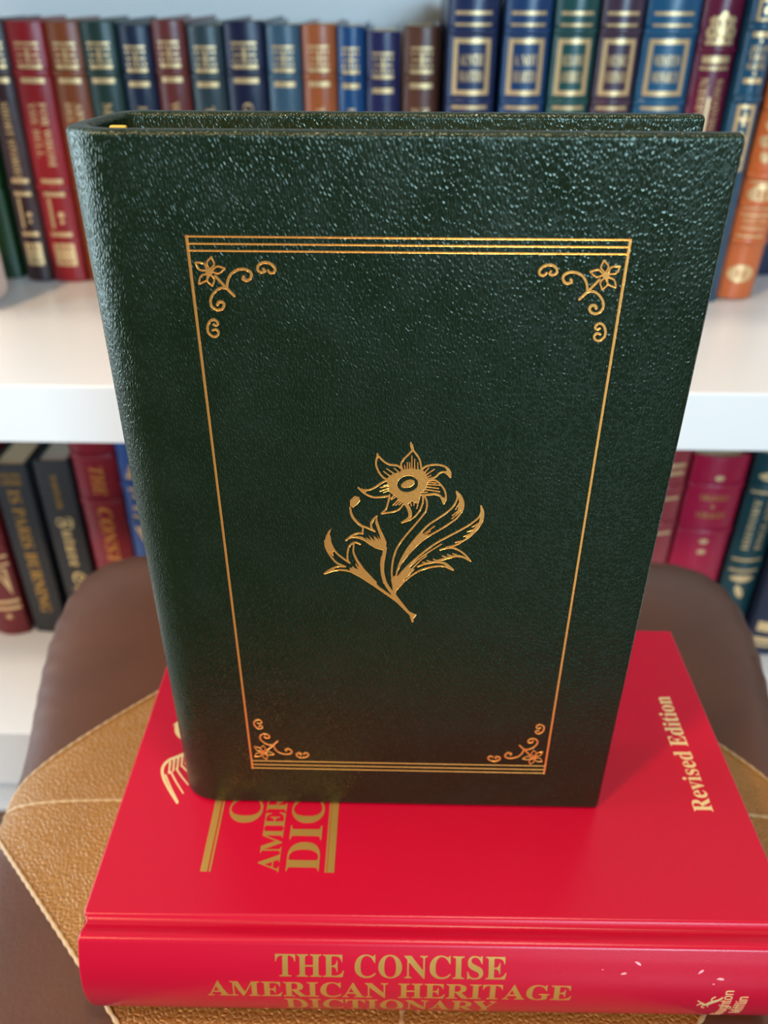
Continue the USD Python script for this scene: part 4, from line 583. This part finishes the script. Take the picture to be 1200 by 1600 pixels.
tall('tall navy leather book, first of the tall ones, beside the small brown book', .0334, .0722, c(24, 40, 76), 'AUNTIE', 'MASTERS')
tall('tall blue leather book between the tall navy and tall green ones', .0758, .1124, c(22, 58, 98), 'A NOT', 'HEARTED')
tall('tall green leather book with gold-framed title', .1134, .1474, c(26, 72, 70), 'RED ONE', 'AMERICA')
tall('tall purplish-brown leather book with gold-framed title', .1480, .1812, c(66, 46, 62), 'MUSIC', 'SERENADE')
tall('tall wide teal-blue leather book beside the burgundy one', .1816, .2232, c(24, 80, 112), 'WINSTON', 'MONARCH')
b, w, s = book('burgundy leather book with gold scrollwork crest near its top', 'assorted books at right end of upper shelf', .2238, .2548, .5155, Z_UP, .2275, .165, c(98, 20, 48), 0, .0065, (.1928, .120))
cr = []
for sx in (-1, 1):
    cr += [stroke([(0, .199), (sx*w*.12, .2015), (sx*w*.26, .2000), (sx*w*.31, .2045), (sx*w*.22, .2080), (sx*w*.16, .2040), (sx*w*.22, .2025)], (.0022, .0024, .0022)),
           stroke([(sx*w*.05, .203), (sx*w*.15, .2100), (sx*w*.28, .2120), (sx*w*.24, .2088)], (.002, .0022, .0018)), Point(sx*w*.22, .2126).buffer(.0019, 5)]
cr += [Point(0, .2150).buffer(.0026, 5), Point(w*.09, .2132).buffer(.0019, 5), Point(-w*.09, .2132).buffer(.0019, 5), stroke([(0, .198), (0, .211)], (.003, .0026, .002))]
decor(b, 'crest', unary_union(cr), w, s, M_GILT)
for z, hh in ((.1962, .0044), (.1858, .0048)): decor(b, 'gilt_rule', rect(0, z, w*.66, hh), w, s, M_GILT)
decor(b, 'dot_row', unary_union([Point(k*w*.10, .1800).buffer(.0014, 4) for k in range(-3, 4)]), w, s, M_GILT)
g, tw = text('WARREN', .0056); decor(b, 'title_lettering', upw(affinity.scale(g, .036/tw, 1, origin=(0, 0)), -w*.18, .1735), w, s, M_GILT)
g, tw = text('OF SHADOWS', .0056); decor(b, 'title_lettering', upw(affinity.scale(g, .050/tw, 1, origin=(0, 0)), w*.20, .1725), w, s, M_GILT)
decor(b, 'gilt_rule', rect(0.0, .145, w*.07, .030), w, s, M_GILT)
b, w, s = book('teal leather book with gold stars behind the orange one', 'assorted books at right end of upper shelf', .2554, .2772, .505, Z_UP, .2275, .165, c(20, 68, 92), 0, .0050, (.2080, .1600))
w2 = w*.62
decor(b, 'star_frame', rect(0, .2185, w2, .014).difference(rect(0, .2185, w2 - .004, .010)).union(Point(0, .2185).buffer(.0028, 2)), w, s, M_GILT)
for z in (.2030, .1725): decor(b, 'gilt_rule', rect(0, z, w2, .0036), w, s, M_GILT)
for t, z in (('JEAN', .1935), ('THE', .1880), ('MARTYR', .1822)):
    g, tw = text(t, .0042); g = affinity.scale(g, min(1, w*.62/tw), 1, origin=(0, 0)); decor(b, 'title_lettering', centred(g, 0, z), w, s, M_GILT)
for z in (.1990, .1775): decor(b, 'gilt_dot', Point(0, z).buffer(.0011, 4), w, s, M_GILT)
st = []
for z in (.146, .132, .118):
    for a in range(4): st.append(affinity.rotate(affinity.scale(Point(0, z + .0026).buffer(1, 3), .0014, .0030, origin=(0, z + .0026)), 90*a, origin=(0, z)))
decor(b, 'star_frame', rect(0, .132, w2, .048).difference(rect(0, .132, w2 - .005, .043)).union(unary_union(st)), w, s, M_GILT)
M_ORG = M_GILT
b, w, s = book('orange leather book leaning at the right end of upper shelf', 'assorted books at right end of upper shelf', .2778, .3105, .5125, Z_UP + .0006, .205, .165, c(190, 96, 48), 1.8, .0060, (.1530, .1020, .0800, .0500))
for z, hh in ((.1400, .012), (.0880, .015), (.0225, .015)):
    decor(b, 'gilt_ornament', affinity.scale(Point(0, z).buffer(1, 6), w*.34, hh/2, origin=(0, z)).difference(rect(-w*.08, z, w*.06, hh*.5)).difference(rect(w*.08, z, w*.06, hh*.5)), w, s, M_GILT)
for z in (.1310, .0970, .0768, .0540, .0715, .0480): decor(b, 'gilt_rule', rect(0, z, w*.70, .0016), w, s, M_GILT)
for x, z in ((-.006, .1160), (.006, .1240), (.008, .108), (-.009, .127)): decor(b, 'gilt_leaf', affinity.rotate(affinity.scale(Point(x, z).buffer(1, 3), .0028, .0048, origin=(x, z)), 25, origin=(x, z)), w, s, M_GILT)
for t, z in (('SELECTED', .0668), ('WORKS', .0605)):
    g, tw = text(t, .0036); decor(b, 'title_lettering', centred(affinity.scale(g, min(1, w*.6/tw), 1, origin=(0, 0)), 0, z), w, s, M_GILT)
b, w, s = book('dark navy book set back, right of the leaning orange one', 'assorted books at right end of upper shelf', .3225, .3600, .588, Z_UP, .215, .115, c(16, 34, 60), 0, .004, (.17, .05))
decor(b, 'gilt_rule', rect(0, .16, w*.6, .003), w, s, M_GILT)
b, w, s = book('dark green book at far left end of the upper shelf', None, -.3920, -.3545, .5560, Z_UP, .2082, .135, c(24, 58, 30), 0, .0045, (.17, .0825))
decor(b, 'gilt_rule', rect(0, .16, w*.6, .003), w, s, M_GILT)

LOW = 'books on the lower shelf'
b, w, s = book('dark red leather book at far left of the lower shelf', LOW, -.4240, -.3872, .4490, Z_LO, .2200, .150, c(112, 26, 32), 0, .0060, (.150, .113))
for z, hh in ((.1005, .0030), (.0910, .0028), (.0445, .0040), (.0360, .0040)): decor(b, 'gilt_rule', rect(0, z, w*.92, hh), w, s, M_GILT)
tri = Polygon([(w*.05, .088), (w*.36, .086), (w*.36, .052)]); decor(b, 'gilt_triangle', tri.difference(tri.buffer(-.0025)), w, s, M_GILT)
decor(b, 'gilt_star', unary_union([affinity.rotate(affinity.scale(Point(w*.10, .0255).buffer(1, 2), .0010, .0042, origin=(w*.10, .0255)), a, origin=(w*.10, .0255)) for a in (0, 60, 120)]), w, s, M_GILT)
b, w, s = book('dark grey book with tall gold capitals IS PARIS BURNING', LOW, -.3808, -.3470, .4545, Z_LO, .2036, .150, c(44, 44, 46), 0, .0012, (), .5, M_PAPER, bump=False)
g, tw = text('IS PARIS BURNING', .0112); decor(b, 'title_lettering', down(affinity.scale(g, .150/tw, 1, origin=(0, 0)), 0, .1770), w, s, M_REDFOIL)
for t, z in (('COLLINS', .1925), ('LAPIERRE', .1850)):
    g, tw = text(t, .0052); decor(b, 'author_lettering', centred(affinity.scale(g, w*.62/tw, 1, origin=(0, 0)), 0, z), w, s, M_REDFOIL)
b, w, s = book('dark grey book with gold blackletter title Future Shock', LOW, -.3388, -.3063, .4545, Z_LO, .2080, .150, c(46, 46, 48), 0, .0012, (), .5, M_GREYPAPER, bump=False)
g, tw = text('Future Shock', .0125, 'f'); decor(b, 'title_lettering', down(affinity.scale(g, .120/tw, 1, origin=(0, 0)), .0005, .1470), w, s, M_PALEFOIL)
g, tw = text('TOFFLER', .0052); decor(b, 'author_lettering', down(affinity.scale(g, .038/tw, 1, origin=(0, 0)), 0, .1940), w, s, M_REDFOIL)
b, w, s = book('crimson leather book with gold capitals between grey and blue ones', LOW, -.3017, -.2607, .4525, Z_LO, .2420, .150, c(138, 26, 42), 0, .0045, (.2150, .1665))
g, tw = text('THE', .0120, 'i'); decor(b, 'title_lettering', down(affinity.scale(g, .032/tw, 1, origin=(0, 0)), .0015, .2040), w, s, M_FOIL)
g, tw = text('CONSTANT', .0120, 'i'); decor(b, 'title_lettering', down(affinity.scale(g, .105/tw, 1, origin=(0, 0)), .0015, .1595), w, s, M_FOIL)
b, w, s = book('medium blue leather book beside the crimson one', LOW, -.2595, -.2200, .4530, Z_LO, .2420, .150, c(42, 82, 146), 0, .0040, (.185, .144))
for z, f in ((.2010, 1), (.1270, -1)): decor(b, 'gilt_fan', Polygon([(-w*.36, z - f*.010), (w*.36, z - f*.010), (w*.2, z + f*.006), (0, z + f*.012), (-w*.2, z + f*.006)]), w, s, M_GILT)
for z, hh, ww in ((.1795, .003, .7), (.1720, .004, .55), (.1590, .005, .6), (.1490, .003, .7)): decor(b, 'gilt_rule', rect(0, z, w*ww, hh), w, s, M_GILT)
b, w, s = book('rose-red leather book partly behind the green book, with gold bars', LOW, .2280, .2665, .4520, Z_LO, .2330, .150, c(148, 52, 56), 0, .0055, (.190, .150))
for z, hh in ((.2130, .004), (.2050, .004), (.178, .003), (.139, .003)): decor(b, 'gilt_rule', rect(0, z, w*.8, hh), w, s, M_GILT)
b, w, s = book('bright crimson book with raised bands and cream page tops', LOW, .2688, .3203, .4500, Z_LO, .2235, .150, c(158, 18, 52), 0, .0070, (.1935, .1430), .3, M_PAPER)
decor(b, 'gilt_emblem', affinity.scale(Point(0, .2020).buffer(1, 6), .0042, .0026, origin=(0, .2020)), w, s, M_GILT)
for t, z in (('TRAVELS', .1805), ('VOYAGES', .1615)):
    g, tw = text(t, .0055); decor(b, 'title_lettering', centred(affinity.scale(g, w*.52/tw, 1, origin=(0, 0)), 0, z), w, s, M_REDFOIL)
decor(b, 'gilt_emblem', Point(0, .1712).buffer(.0018, 5), w, s, M_REDFOIL)
for z in (.1320, .1200): decor(b, 'gilt_emblem', affinity.scale(Point(0, z).buffer(1, 6), .0042, .0026, origin=(0, z)), w, s, M_GILT)
b, w, s = book('teal-green book with gold lettering right of the bright crimson one', LOW, .3245, .3590, .4500, Z_LO, .2270, .150, c(16, 52, 56), 0, .0060, (.1930, .1040), .3, M_PAPER)
decor(b, 'gilt_emblem', affinity.scale(Point(0, .2040).buffer(1, 6), w*.33, .0045, origin=(0, .2040)).difference(affinity.scale(Point(0, .2035).buffer(1, 6), w*.12, .002, origin=(0, .2035))), w, s, M_GILT)
for z, hh in ((.1870, .0025), (.1105, .0025), (.0975, .0025)): decor(b, 'gilt_rule', rect(0, z, w*.8, hh), w, s, M_GILT)
for t, cx in (('HISTORY', -w*.18), ('ENGLAND', w*.18)):
    g, tw = text(t, w*.17); decor(b, 'title_lettering', upw(affinity.scale(g, .058/tw, 1, origin=(0, 0)), cx, .1800), w, s, M_GILT)
decor(b, 'gilt_emblem', unary_union([affinity.scale(Point(0, .0880).buffer(1, 6), w*.33, .0042, origin=(0, .0880)), affinity.rotate(affinity.scale(Point(0, .072).buffer(1, 4), .0035, .0085, origin=(0, .072)), 25, origin=(0, .072))]), w, s, M_GILT)
b, w, s = book('navy book with gold bars near its foot, at far right of lower shelf', LOW, .3620, .4010, .4370, Z_LO, .2200, .150, c(26, 32, 52), 0, .0050, (.190, .100), .4)
for z, hh in ((.0370, .012), (.0200, .0060), (.0130, .0030)): decor(b, 'gilt_rule', rect(0, z, w*.8, hh), w, s, M_GILT)

# ------------------------------------------------------------------ pale rounded clock at the left edge of the upper shelf
ck = thing('table_clock', 'pale pink rounded table clock cut off by the left picture edge', 'clock', (-.3770, .478, Z_UP + .0003))
body = Polygon([(-.038, .0), (.038, .0), (.038, .088), (-.038, .088)]).buffer(-.016).buffer(.016, 10)
m = upright(extrude(body, .030)); part(ck, 'body', m, M_PINK, 40)
m = upright(extrude(body.buffer(-.008), .002)); m.apply_translation((0, -.0155, 0)); part(ck, 'face', m, plain('clock_face', (.70, .66, .62), .35), 40)
m = upright(extrude(Point(.0315, .024).buffer(.0022, 8), .003)); m.apply_translation((0, -.0155, 0)); part(ck, 'button', m, M_DOT, 40, 'small dark button')
